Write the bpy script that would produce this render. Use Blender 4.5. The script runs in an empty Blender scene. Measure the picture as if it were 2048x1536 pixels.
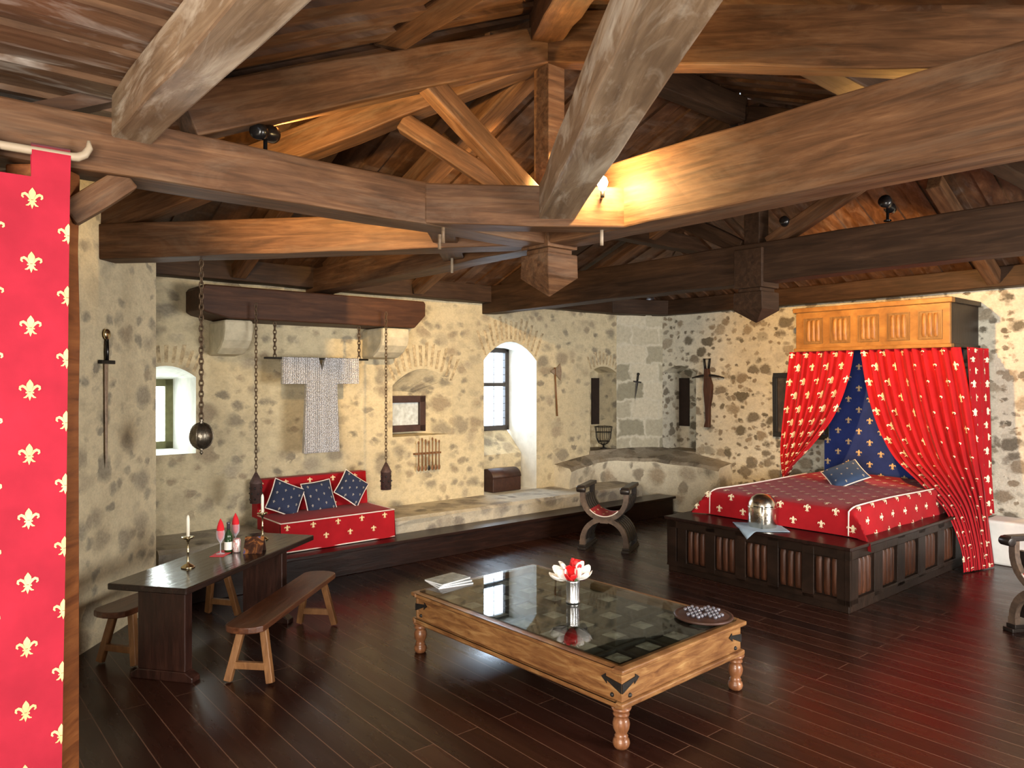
import bpy, bmesh, math, random
from mathutils import Vector, Matrix
random.seed(7)
SC = bpy.context.scene
COL = SC.collection
R = math.radians
TH = R(40)
CT, ST = math.cos(TH), math.sin(TH)
EYE = 2.1
FP = 1480.0

# ------------------------------------------------------------------ camera
cam_data = bpy.data.cameras.new('camera')
cam = bpy.data.objects.new('camera', cam_data)
COL.objects.link(cam)
cam.location = (0, 0, EYE)
cam.rotation_euler = (R(90), 0, 0)
cam_data.sensor_width = 36
cam_data.lens = 36 * FP / 2048
cam_data.shift_y = -8 / 2048
cam_data.clip_start = 0.05
SC.camera = cam

# ------------------------------------------------------------------ view, world, lights
vs = SC.view_settings
SC.display_settings.display_device = 'sRGB'
vs.view_transform = 'Standard'
vs.look = 'None'
vs.gamma = 1
vs.use_curve_mapping = False
vs.exposure = 0.85

world = bpy.data.worlds.new('world')
SC.world = world
world.use_nodes = True
bg = world.node_tree.nodes['Background']
bg.inputs[0].default_value = (0.75, 0.86, 1.0, 1)
bg.inputs[1].default_value = 4.0


def W(u, v, z=0.0):
    """room axes (u along the back wall, v towards it) to world"""
    return Vector((CT * u - ST * v, ST * u + CT * v, z))


ROOM = Matrix.Rotation(TH, 4, 'Z')


def area_light(name, pos, target, sx, sy, power, color):
    d = bpy.data.lights.new(name, 'AREA')
    d.shape = 'RECTANGLE'
    d.size, d.size_y, d.energy, d.color = sx, sy, power, color
    o = bpy.data.objects.new(name, d)
    COL.objects.link(o)
    o.location = pos
    o.rotation_euler = (Vector(target) - Vector(pos)).to_track_quat('-Z', 'Y').to_euler()
    return o


SKY = (0.62, 0.80, 1.0)
# daylight outside the two back-wall windows
area_light('daylight_tall_window', W(7.3, 10.4, 2.3), W(7.0, 8.0, 1.7), 2.4, 2.4, 260, SKY)
area_light('daylight_small_window', W(2.4, 10.2, 1.9), W(2.2, 8.0, 1.6), 1.4, 1.5, 150, (0.86, 0.95, 0.9))
# daylight from the doorway behind the viewer; the side light is added fill
area_light('daylight_entrance', (-0.9, -1.3, 1.9), (0.6, 6.0, 1.7), 2.6, 2.0, 290, (1.0, 0.90, 0.76))
area_light('added_side_fill', W(5.6, -2.2, 1.9), W(6.0, 4.0, 1.3), 2.6, 1.8, 300, (1.0, 0.93, 0.84))
# ------------------------------------------------------------------ materials
MATS = {}


def newmat(name):
    m = bpy.data.materials.new(name)
    m.use_nodes = True
    nt = m.node_tree
    b = nt.nodes['Principled BSDF']
    MATS[name] = m
    return m, nt, b


def node(nt, t, **kw):
    n = nt.nodes.new(t)
    for k, v in kw.items():
        if k in ('operation', 'blend_type', 'data_type', 'feature', 'distance', 'noise_dimensions', 'voronoi_dimensions', 'wave_type', 'bands_direction'):
            setattr(n, k, v)
        else:
            n.inputs[k].default_value = v
    return n


def ramp(nt, fac, stops):
    r = nt.nodes.new('ShaderNodeValToRGB')
    e = r.color_ramp.elements
    while len(e) < len(stops):
        e.new(0.5)
    for i, (p, c) in enumerate(stops):
        e[i].position = p
        e[i].color = (c[0], c[1], c[2], 1) if not isinstance(c, (int, float)) else (c, c, c, 1)
    nt.links.new(fac, r.inputs[0])
    return r.outputs[0]


def mixc(nt, fac, a, b, mode='MIX'):
    m = nt.nodes.new('ShaderNodeMix')
    m.data_type = 'RGBA'
    m.blend_type = mode
    for sock, val in ((m.inputs[0], fac), (m.inputs[6], a), (m.inputs[7], b)):
        if hasattr(val, 'is_linked') or hasattr(val, 'links'):
            nt.links.new(val, sock)
        elif isinstance(val, (int, float)):
            sock.default_value = val
        else:
            sock.default_value = (val[0], val[1], val[2], 1)
    return m.outputs[2]


def mapped(nt, scale, rot=(0, 0, 0)):
    tc = nt.nodes.new('ShaderNodeTexCoord')
    mp = nt.nodes.new('ShaderNodeMapping')
    mp.inputs['Scale'].default_value = scale
    mp.inputs['Rotation'].default_value = rot
    nt.links.new(tc.outputs['Object'], mp.inputs['Vector'])
    return mp.outputs[0]


def noise(nt, vec, scale, detail=4, rough=0.6, dist=0.0):
    n = nt.nodes.new('ShaderNodeTexNoise')
    n.inputs['Scale'].default_value = scale
    n.inputs['Detail'].default_value = detail
    n.inputs['Roughness'].default_value = rough
    n.inputs['Distortion'].default_value = dist
    nt.links.new(vec, n.inputs['Vector'])
    return n.outputs[0]


def bump(nt, b, height, strength, dist=0.02):
    bn = nt.nodes.new('ShaderNodeBump')
    bn.inputs['Strength'].default_value = strength
    bn.inputs['Distance'].default_value = dist
    nt.links.new(height, bn.inputs['Height'])
    nt.links.new(bn.outputs[0], b.inputs['Normal'])


def wood(name, dark, mid, light, rough=0.5, along=(1.2, 11, 11), dust_sheen=None, spec=0.4):
    m, nt, b = newmat(name)
    v = mapped(nt, along)
    n1 = noise(nt, v, 2.0, 6, 0.65, 0.6)
    c = ramp(nt, n1, [(0.28, dark), (0.52, mid), (0.78, light)])
    v2 = mapped(nt, (1, 1, 1))
    n2 = noise(nt, v2, 2.2, 3, 0.6)
    c = mixc(nt, ramp(nt, n2, [(0.35, 0.0), (0.75, 0.55)]), c, dark)
    if dust_sheen:
        n3 = noise(nt, mapped(nt, (0.7, 3, 3)), 1.7, 5, 0.7, 0.8)
        c = mixc(nt, ramp(nt, n3, [(0.5, 0.0), (0.8, dust_sheen[3])]), c, dust_sheen[:3])
    nt.links.new(c, b.inputs['Base Color'])
    b.inputs['Roughness'].default_value = rough
    b.inputs['Specular IOR Level'].default_value = spec
    bump(nt, b, n1, 0.25, 0.01)
    return m


def plain(name, col, rough=0.6, metal=0.0, spec=0.5, vary=0.0, scale=30, bmp=0.0):
    m, nt, b = newmat(name)
    b.inputs['Base Color'].default_value = (*col, 1)
    b.inputs['Roughness'].default_value = rough
    b.inputs['Metallic'].default_value = metal
    b.inputs['Specular IOR Level'].default_value = spec
    if vary or bmp:
        n = noise(nt, mapped(nt, (1, 1, 1)), scale, 4)
        if vary:
            c = mixc(nt, ramp(nt, n, [(0.3, 0.0), (0.7, 1.0)]), [x * (1 - vary) for x in col], [min(1, x * (1 + vary)) for x in col])
            nt.links.new(c, b.inputs['Base Color'])
        if bmp:
            bump(nt, b, n, bmp, 0.01)
    return m


def rubble(name, mortar, stones, cover, scale=4.2, zs=1.3, soft=0.12, bmp=0.5, size=0.42, stain=0.4):
    """limewashed rubble masonry: rounded irregular stones showing through the mortar"""
    m, nt, b = newmat(name)
    v0 = mapped(nt, (1, 1, zs))

    def math_(op, a, b_=None, c=None):
        n = nt.nodes.new('ShaderNodeMath'); n.operation = op
        for k, x in enumerate((a, b_, c)):
            if x is None:
                continue
            if isinstance(x, (int, float)):
                n.inputs[k].default_value = x
            else:
                nt.links.new(x, n.inputs[k])
        return n.outputs[0]
    nz = nt.nodes.new('ShaderNodeTexNoise')
    nz.inputs['Scale'].default_value = 3.2
    nz.inputs['Detail'].default_value = 6
    nz.inputs['Roughness'].default_value = 0.65
    nt.links.new(v0, nz.inputs['Vector'])
    va = nt.nodes.new('ShaderNodeVectorMath'); va.operation = 'SCALE'; va.inputs['Scale'].default_value = 0.26
    nt.links.new(nz.outputs['Color'], va.inputs[0])
    vb = nt.nodes.new('ShaderNodeVectorMath'); vb.operation = 'ADD'
    nt.links.new(v0, vb.inputs[0]); nt.links.new(va.outputs[0], vb.inputs[1])
    grain = noise(nt, v0, 34, 6, 0.75)
    mott = noise(nt, v0, 9, 6, 0.7)
    big = noise(nt, v0, 0.9, 3)
    layers = []
    for k, (sc_, cv) in enumerate(((scale, cover), (scale * 1.9, cover * 0.75))):
        vo = nt.nodes.new('ShaderNodeTexVoronoi')
        vo.inputs['Scale'].default_value = sc_
        nt.links.new(vb.outputs[0], vo.inputs['Vector'])
        sep = nt.nodes.new('ShaderNodeSeparateColor')
        nt.links.new(vo.outputs['Color'], sep.inputs[0])
        # radius per stone; stones below the cover share are buried in the plaster
        rad = math_('MULTIPLY_ADD', sep.outputs[0], 0.5 * size, 0.75 * size)
        d = math_('MULTIPLY_ADD', mott, 0.28, vo.outputs['Distance'])
        d = math_('SUBTRACT', d, 0.14)
        m_ = math_('DIVIDE', math_('SUBTRACT', rad, d), soft); m_nt = nt.nodes.new('ShaderNodeClamp'); nt.links.new(m_, m_nt.inputs[0])
        pick = math_('MULTIPLY_ADD', big, 0.5, sep.outputs[1])
        show = ramp(nt, pick, [(max(0.0, 1.2 - cv - 0.08), 0.0), (min(1.0, 1.2 - cv + 0.08), 1.0)])
        layers.append((math_('MULTIPLY', m_nt.outputs[0], show), sep.outputs[2]))
    mo = mixc(nt, ramp(nt, big, [(0.3, 0.0), (0.7, 1.0)]), [x * 0.84 for x in mortar], mortar)
    mo = mixc(nt, ramp(nt, mott, [(0.45, 0.0), (0.75, stain)]), mo, [x * 0.55 for x in mortar])
    mo = mixc(nt, 0.35, mo, ramp(nt, grain, [(0.3, 0.6), (0.7, 1.15)]), 'MULTIPLY')
    c = mo
    for mask, rnd in reversed(layers):
        sc = ramp(nt, rnd, [(0.0, stones[0]), (0.4, stones[1]), (0.75, stones[2]), (1.0, stones[3])])
        sc = mixc(nt, 0.6, sc, ramp(nt, grain, [(0.3, 0.45), (0.7, 1.15)]), 'MULTIPLY')
        c = mixc(nt, mask, c, sc)
    nt.links.new(c, b.inputs['Base Color'])
    b.inputs['Roughness'].default_value = 0.9
    b.inputs['Specular IOR Level'].default_value = 0.15
    hh = math_('MULTIPLY_ADD', layers[0][0], 0.5, grain)
    bump(nt, b, math_('ADD', hh, mott), bmp, 0.03)
    return m


GREYS = [(0.20, 0.17, 0.14), (0.30, 0.27, 0.22), (0.36, 0.30, 0.23), (0.42, 0.37, 0.29)]
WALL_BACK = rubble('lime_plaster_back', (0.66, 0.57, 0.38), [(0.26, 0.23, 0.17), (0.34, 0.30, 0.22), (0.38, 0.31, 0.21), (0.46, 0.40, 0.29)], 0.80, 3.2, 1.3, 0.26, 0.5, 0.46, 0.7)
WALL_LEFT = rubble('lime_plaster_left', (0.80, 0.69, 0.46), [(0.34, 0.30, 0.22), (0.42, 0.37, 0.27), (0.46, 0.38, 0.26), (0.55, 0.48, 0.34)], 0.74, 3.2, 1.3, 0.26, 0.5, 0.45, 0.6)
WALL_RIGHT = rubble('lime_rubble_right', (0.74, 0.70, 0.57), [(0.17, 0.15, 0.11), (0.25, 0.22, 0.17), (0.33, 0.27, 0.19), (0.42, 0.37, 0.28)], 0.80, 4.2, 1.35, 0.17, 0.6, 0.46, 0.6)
JAMB = plain('whitewashed_stone', (0.62, 0.61, 0.55), 0.9, 0, 0.15, 0.12, 6, 0.4)
m, nt, b = newmat('ashlar_blocks')
tcv = mapped(nt, (1, 1, 1))
dn = nt.nodes.new('ShaderNodeTexNoise'); dn.inputs['Scale'].default_value = 5; dn.inputs['Detail'].default_value = 5
nt.links.new(tcv, dn.inputs['Vector'])
d1 = nt.nodes.new('ShaderNodeVectorMath'); d1.operation = 'SCALE'; d1.inputs['Scale'].default_value = 0.20
nt.links.new(dn.outputs['Color'], d1.inputs[0])
sx = nt.nodes.new('ShaderNodeSeparateXYZ'); nt.links.new(tcv, sx.inputs[0])
cx = nt.nodes.new('ShaderNodeCombineXYZ'); nt.links.new(sx.outputs[0], cx.inputs[0]); nt.links.new(sx.outputs[2], cx.inputs[1])
d2 = nt.nodes.new('ShaderNodeVectorMath'); d2.operation = 'ADD'; nt.links.new(cx.outputs[0], d2.inputs[0]); nt.links.new(d1.outputs[0], d2.inputs[1])
bk = nt.nodes.new('ShaderNodeTexBrick')
bk.inputs['Scale'].default_value = 1.0; bk.inputs['Brick Width'].default_value = 0.48; bk.inputs['Row Height'].default_value = 0.31
bk.inputs['Mortar Size'].default_value = 0.035; bk.inputs['Mortar Smooth'].default_value = 1.0
bk.inputs['Color1'].default_value = (0.27, 0.25, 0.18, 1); bk.inputs['Color2'].default_value = (0.56, 0.51, 0.39, 1); bk.inputs['Mortar'].default_value = (0.56, 0.52, 0.41, 1)
nt.links.new(d2.outputs[0], bk.inputs['Vector'])
gn = noise(nt, tcv, 20, 6, .75)
nt.links.new(mixc(nt, .6, bk.outputs['Color'], ramp(nt, gn, [(.3, .6), (.7, 1.15)]), 'MULTIPLY'), b.inputs['Base Color'])
b.inputs['Roughness'].default_value = .9; b.inputs['Specular IOR Level'].default_value = .15
bump(nt, b, gn, .4, .02)
ASHLAR = m
STONE = rubble('bench_stone', (0.60, 0.55, 0.44), [(0.24, 0.22, 0.19), (0.32, 0.29, 0.25), (0.38, 0.35, 0.30), (0.46, 0.42, 0.35)], 0.8, 2.6, 1.0, 0.25, 0.8, .5)
LEDGE_STONE = rubble('ledge_stone', (0.40, 0.35, 0.27), [(0.16, 0.14, 0.11), (0.24, 0.20, 0.15), (0.30, 0.25, 0.18), (0.36, 0.31, 0.24)], 0.85, 3.4, 1.0, 0.2, 0.8, .55, .6)
LEDGE_FACE = rubble('ledge_plaster', (0.74, 0.68, 0.53), [(0.30, 0.27, 0.21), (0.36, 0.32, 0.25), (0.42, 0.34, 0.24), (0.5, 0.44, 0.34)], 0.55, 2.6, 1.0, 0.2, 0.5, .5, .4)
CORBEL = plain('corbel_stone', (0.50, 0.45, 0.33), 0.9, 0, 0.15, 0.18, 9, 0.5)
WHITESTONE = plain('limewash', (0.80, 0.79, 0.75), 0.9, 0, 0.15, 0.08, 5, 0.3)

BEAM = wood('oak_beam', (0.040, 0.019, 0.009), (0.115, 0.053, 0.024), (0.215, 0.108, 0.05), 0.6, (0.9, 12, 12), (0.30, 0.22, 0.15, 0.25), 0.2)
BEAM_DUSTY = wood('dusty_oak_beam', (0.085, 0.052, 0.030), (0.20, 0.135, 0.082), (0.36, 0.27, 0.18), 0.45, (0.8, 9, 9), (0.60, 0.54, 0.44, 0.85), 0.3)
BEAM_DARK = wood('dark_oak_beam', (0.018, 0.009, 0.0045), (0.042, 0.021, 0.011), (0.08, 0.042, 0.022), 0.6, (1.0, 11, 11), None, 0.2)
BOARD = wood('roof_board', (0.030, 0.013, 0.007), (0.085, 0.038, 0.017), (0.18, 0.088, 0.042), 0.45, (5.5, 0.8, 5.5), (0.36, 0.30, 0.26, 0.25))
BOARD_U = wood('flat_roof_board', (0.05, 0.026, 0.016), (0.14, 0.075, 0.04), (0.25, 0.15, 0.09), 0.38, (0.8, 5.5, 5.5), (0.55, 0.52, 0.48, 0.85))  # pale streaks: dust, strengthened to paint whitish reflections into the colour
TABLETOP = wood('polished_tabletop', (0.010, 0.006, 0.005), (0.020, 0.011, 0.009), (0.036, 0.018, 0.013), 0.13, (2, 14, 14))
DARKWOOD = wood('dark_stained_wood', (0.008, 0.004, 0.003), (0.018, 0.008, 0.006), (0.036, 0.015, 0.010), 0.3, (2, 14, 14), None, 0.3)
BASEWOOD = wood('bed_base_wood', (0.008, 0.0045, 0.003), (0.019, 0.010, 0.0065), (0.038, 0.019, 0.012), 0.4, (14, 2, 2.5), None, 0.25)
REDPANEL = wood('bed_panel_wood', (0.022, 0.008, 0.004), (0.060, 0.021, 0.010), (0.12, 0.043, 0.02), 0.45, (14, 14, 2), None, 0.25)
BENCHWOOD = wood('bench_seat_wood', (0.035, 0.011, 0.005), (0.08, 0.027, 0.012), (0.15, 0.057, 0.023), 0.28, (2, 12, 12))
LEGWOOD = wood('bench_leg_wood', (0.09, 0.037, 0.013), (0.19, 0.085, 0.03), (0.29, 0.145, 0.058), 0.45, (10, 10, 2))
TABLEWOOD = wood('coffee_table_wood', (0.085, 0.030, 0.012), (0.25, 0.118, 0.042), (0.44, 0.27, 0.11), 0.34, (2.2, 2.2, 13))
TURNWOOD = wood('turned_leg_wood', (0.10, 0.035, 0.016), (0.21, 0.085, 0.035), (0.36, 0.17, 0.08), 0.28, (9, 9, 3))
CANOPYWOOD = wood('canopy_wood', (0.15, 0.06, 0.012), (0.28, 0.125, 0.028), (0.40, 0.20, 0.05), 0.45, (10, 2, 3))
CHAIRWOOD = wood('chair_wood', (0.05, 0.035, 0.028), (0.12, 0.085, 0.065), (0.24, 0.16, 0.11), 0.35, (5, 8, 5))
CHAIRBLACK = plain('chair_black_wood', (0.02, 0.015, 0.013), 0.35, 0, 0.5, 0.3, 12)
ORANGEWOOD = wood('post_wood', (0.10, 0.03, 0.012), (0.24, 0.08, 0.025), (0.36, 0.14, 0.045), 0.45, (9, 9, 1.2))

# floor: dark polished boards running along v
m, nt, b = newmat('polished_floor_boards')
tc = mapped(nt, (1, 1, 1), (0, 0, R(90)))
br = nt.nodes.new('ShaderNodeTexBrick')
br.offset = 0.37
br.inputs['Scale'].default_value = 1.0
br.inputs['Brick Width'].default_value = 2.6
br.inputs['Row Height'].default_value = 0.16
br.inputs['Mortar Size'].default_value = 0.0035
br.inputs['Mortar Smooth'].default_value = 0.3
br.inputs['Color1'].default_value = (0.014, 0.0052, 0.0038, 1)
br.inputs['Color2'].default_value = (0.031, 0.0098, 0.006, 1)
br.inputs['Mortar'].default_value = (0.12, 0.062, 0.042, 1)
nt.links.new(tc, br.inputs['Vector'])
gr = noise(nt, mapped(nt, (16, 1.4, 1)), 2.0, 6, 0.65, 0.5)
fc = mixc(nt, 0.55, br.outputs['Color'], ramp(nt, gr, [(0.3, 0.45), (0.7, 1.25)]), 'MULTIPLY')
nt.links.new(fc, b.inputs['Base Color'])
rr = ramp(nt, noise(nt, mapped(nt, (4, .7, 1)), 1.5, 4, 0.6), [(0.3, 0.22), (0.75, 0.36)])
nt.links.new(rr, b.inputs['Roughness'])
b.inputs['Specular IOR Level'].default_value = 0.36
bump(nt, b, noise(nt, mapped(nt, (6, 0.8, 1)), 2.0, 2), 0.10, 0.01)
FLOOR = m


def fabric(name, col, weave=260, rough=0.8, vary=0.12, sheen=0.06):
    m, nt, b = newmat(name)
    v = mapped(nt, (1, 1, 1))
    n = noise(nt, v, weave, 2)
    n2 = noise(nt, v, 5, 3)
    c = mixc(nt, ramp(nt, n2, [(0.3, 0.0), (0.7, 1.0)]), [x * (1 - vary) for x in col], [x * (1 + vary) for x in col])
    nt.links.new(c, b.inputs['Base Color'])
    b.inputs['Roughness'].default_value = rough
    b.inputs['Sheen Weight'].default_value = sheen
    b.inputs['Specular IOR Level'].default_value = 0.12
    bump(nt, b, n, 0.15, 0.004)
    return m


RED = fabric('red_fabric', (0.34, 0.008, 0.013))
RED_BANNER = fabric('banner_red_fabric', (0.33, 0.016, 0.034))
BLUE = fabric('navy_fabric', (0.030, 0.038, 0.075))
ROYAL = fabric('royal_blue_fabric', (0.028, 0.05, 0.22))
DULL = plain('dull_thread', (0.36, 0.33, 0.28), 0.6)
GOLD = plain('gold_thread', (0.80, 0.60, 0.30), 0.5, 0.0, 0.5, 0.2, 60)
PALEGOLD = plain('pale_gold_thread', (0.92, 0.76, 0.52), 0.5, 0.0, 0.5, 0.12, 60)
PIPING = plain('white_piping', (0.82, 0.70, 0.62), 0.7)
NAPKIN = fabric('red_napkin', (0.62, 0.02, 0.03))
DENIM = fabric('pale_blue_cloth', (0.28, 0.36, 0.44))
IRON = plain('black_iron', (0.025, 0.022, 0.02), 0.5, 0.6, 0.5, 0.3, 30, 0.2)
RUST = plain('rusty_iron', (0.11, 0.07, 0.04), 0.6, 0.5, 0.5, 0.4, 40, 0.3)
LANTERN = plain('lantern_iron', (0.10, 0.06, 0.055), 0.6, 0.5, 0.5, 0.3, 30, 0.2)
PEWTER = plain('dark_pewter', (0.16, 0.14, 0.11), 0.3, 0.9, 0.5, 0.4, 40, 0.3)
STEEL = plain('polished_steel', (0.72, 0.68, 0.58), 0.22, 1.0, 0.5, 0.15, 14, 0.25)
BLADE = plain('sword_blade', (0.42, 0.34, 0.26), 0.45, 0.7, 0.5, 0.2, 30)
BRASS = plain('brass', (0.62, 0.52, 0.32), 0.25, 1.0)
WAX = plain('ivory_wax', (0.86, 0.82, 0.70), 0.4)
SILVER = plain('silver', (0.80, 0.82, 0.84), 0.32, 1.0)
BLACKPAINT = plain('black_paint', (0.008, 0.007, 0.007), 0.25)
ANTLER = plain('pale_rod', (0.34, 0.27, 0.19), 0.5)
SLIT = plain('dark_shutter', (0.018, 0.010, 0.008), 0.6, 0, 0.3, 0.3, 12)
FRAMEWOOD = plain('dark_window_frame', (0.035, 0.028, 0.024), 0.5, 0, 0.4, 0.3, 14)
FRAMEBROWN = plain('brown_frame', (0.045, 0.020, 0.014), 0.5, 0, 0.4, 0.3, 14)
OLIVE = plain('olive_window_frame', (0.16, 0.15, 0.07), 0.6, 0, 0.3, 0.2, 14)
PAPER = plain('paper_edge', (0.75, 0.76, 0.78), 0.7)
WHITE = plain('white_petal', (0.90, 0.87, 0.82), 0.6)
REDPETAL = plain('red_petal', (0.65, 0.012, 0.015), 0.5)
DARKPETAL = plain('dark_petal', (0.04, 0.015, 0.02), 0.5)
GREENGLASS = plain('green_bottle', (0.02, 0.05, 0.018), 0.08)
LABEL = plain('label_paper', (0.82, 0.82, 0.76), 0.6)
FOIL = plain('dark_foil', (0.10, 0.09, 0.11), 0.3, 0.5)


def mail_mat():
    m, nt, b = newmat('mail_rings')
    v = mapped(nt, (1, 1, 1))
    vo = nt.nodes.new('ShaderNodeTexVoronoi'); vo.inputs['Scale'].default_value = 62
    vo.inputs['Randomness'].default_value = 0.35
    nt.links.new(v, vo.inputs['Vector'])
    c = ramp(nt, vo.outputs['Distance'], [(0.1, (0.20, 0.20, 0.22)), (0.45, (0.62, 0.61, 0.62)), (0.75, (0.30, 0.29, 0.29))])
    nt.links.new(c, b.inputs['Base Color'])
    b.inputs['Metallic'].default_value = 0.55
    b.inputs['Roughness'].default_value = 0.45
    bump(nt, b, vo.outputs['Distance'], 0.6, 0.02)
    return m


MAIL = mail_mat()


def glass_mat(name, tint=(1, 1, 1), gloss_rough=0.02, base=0.05):
    m, nt, b = newmat(name)
    nt.nodes.remove(b)
    out = nt.nodes['Material Output']
    tr = nt.nodes.new('ShaderNodeBsdfTransparent'); tr.inputs[0].default_value = (*tint, 1)
    gl = nt.nodes.new('ShaderNodeBsdfGlossy'); gl.inputs['Roughness'].default_value = gloss_rough
    fr = nt.nodes.new('ShaderNodeFresnel'); fr.inputs[0].default_value = 1.5
    mx = nt.nodes.new('ShaderNodeMixShader')
    ge = nt.nodes.new('ShaderNodeNewGeometry')
    sb = nt.nodes.new('ShaderNodeMath'); sb.operation = 'SUBTRACT'; sb.use_clamp = True
    nt.links.new(fr.outputs[0], sb.inputs[0]); nt.links.new(ge.outputs['Backfacing'], sb.inputs[1])
    nt.links.new(sb.outputs[0], mx.inputs[0]); nt.links.new(tr.outputs[0], mx.inputs[1]); nt.links.new(gl.outputs[0], mx.inputs[2])
    nt.links.new(mx.outputs[0], out.inputs[0])
    return m


GLASS = glass_mat('clear_glass')
m, nt, b = newmat('goblet_glass')
nt.nodes.remove(b)
_tr = nt.nodes.new('ShaderNodeBsdfTransparent'); _tr.inputs[0].default_value = (.93, .95, .97, 1)
_pr = nt.nodes.new('ShaderNodeBsdfPrincipled'); _pr.inputs['Base Color'].default_value = (.75, .80, .88, 1); _pr.inputs['Roughness'].default_value = .08
_lw = nt.nodes.new('ShaderNodeLayerWeight'); _lw.inputs[0].default_value = .35
_mx = nt.nodes.new('ShaderNodeMixShader')
nt.links.new(ramp(nt, _lw.outputs['Facing'], [(.05, .22), (.85, .95)]), _mx.inputs[0]); nt.links.new(_tr.outputs[0], _mx.inputs[1]); nt.links.new(_pr.outputs[0], _mx.inputs[2])
nt.links.new(_mx.outputs[0], nt.nodes['Material Output'].inputs[0])
GOBLET = m
TABLEGLASS = glass_mat('table_glass', (0.66, 0.68, 0.66))


def emit(name, col, s):
    m, nt, b = newmat(name)
    b.inputs['Base Color'].default_value = (*col, 1)
    b.inputs['Emission Color'].default_value = (*col, 1)
    b.inputs['Emission Strength'].default_value = s
    return m


BULB = emit('lit_bulb', (1.0, 0.80, 0.45), 60)
WHITEGLASS = plain('frosted_bright_glass', (0.52, 0.57, 0.58), 0.25, 0.0, 0.6, 0.25, 18, 0.5)

# carved panel seen through the table glass
PANELDARK = plain('dark_carved_frame', (0.06, 0.062, 0.055), 0.5, 0, 0.4, 0.4, 14)
CARVED = plain('grey_carved_panel', (0.42, 0.43, 0.39), 0.5, 0, 0.4, 0.45, 18, 0.4)


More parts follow.
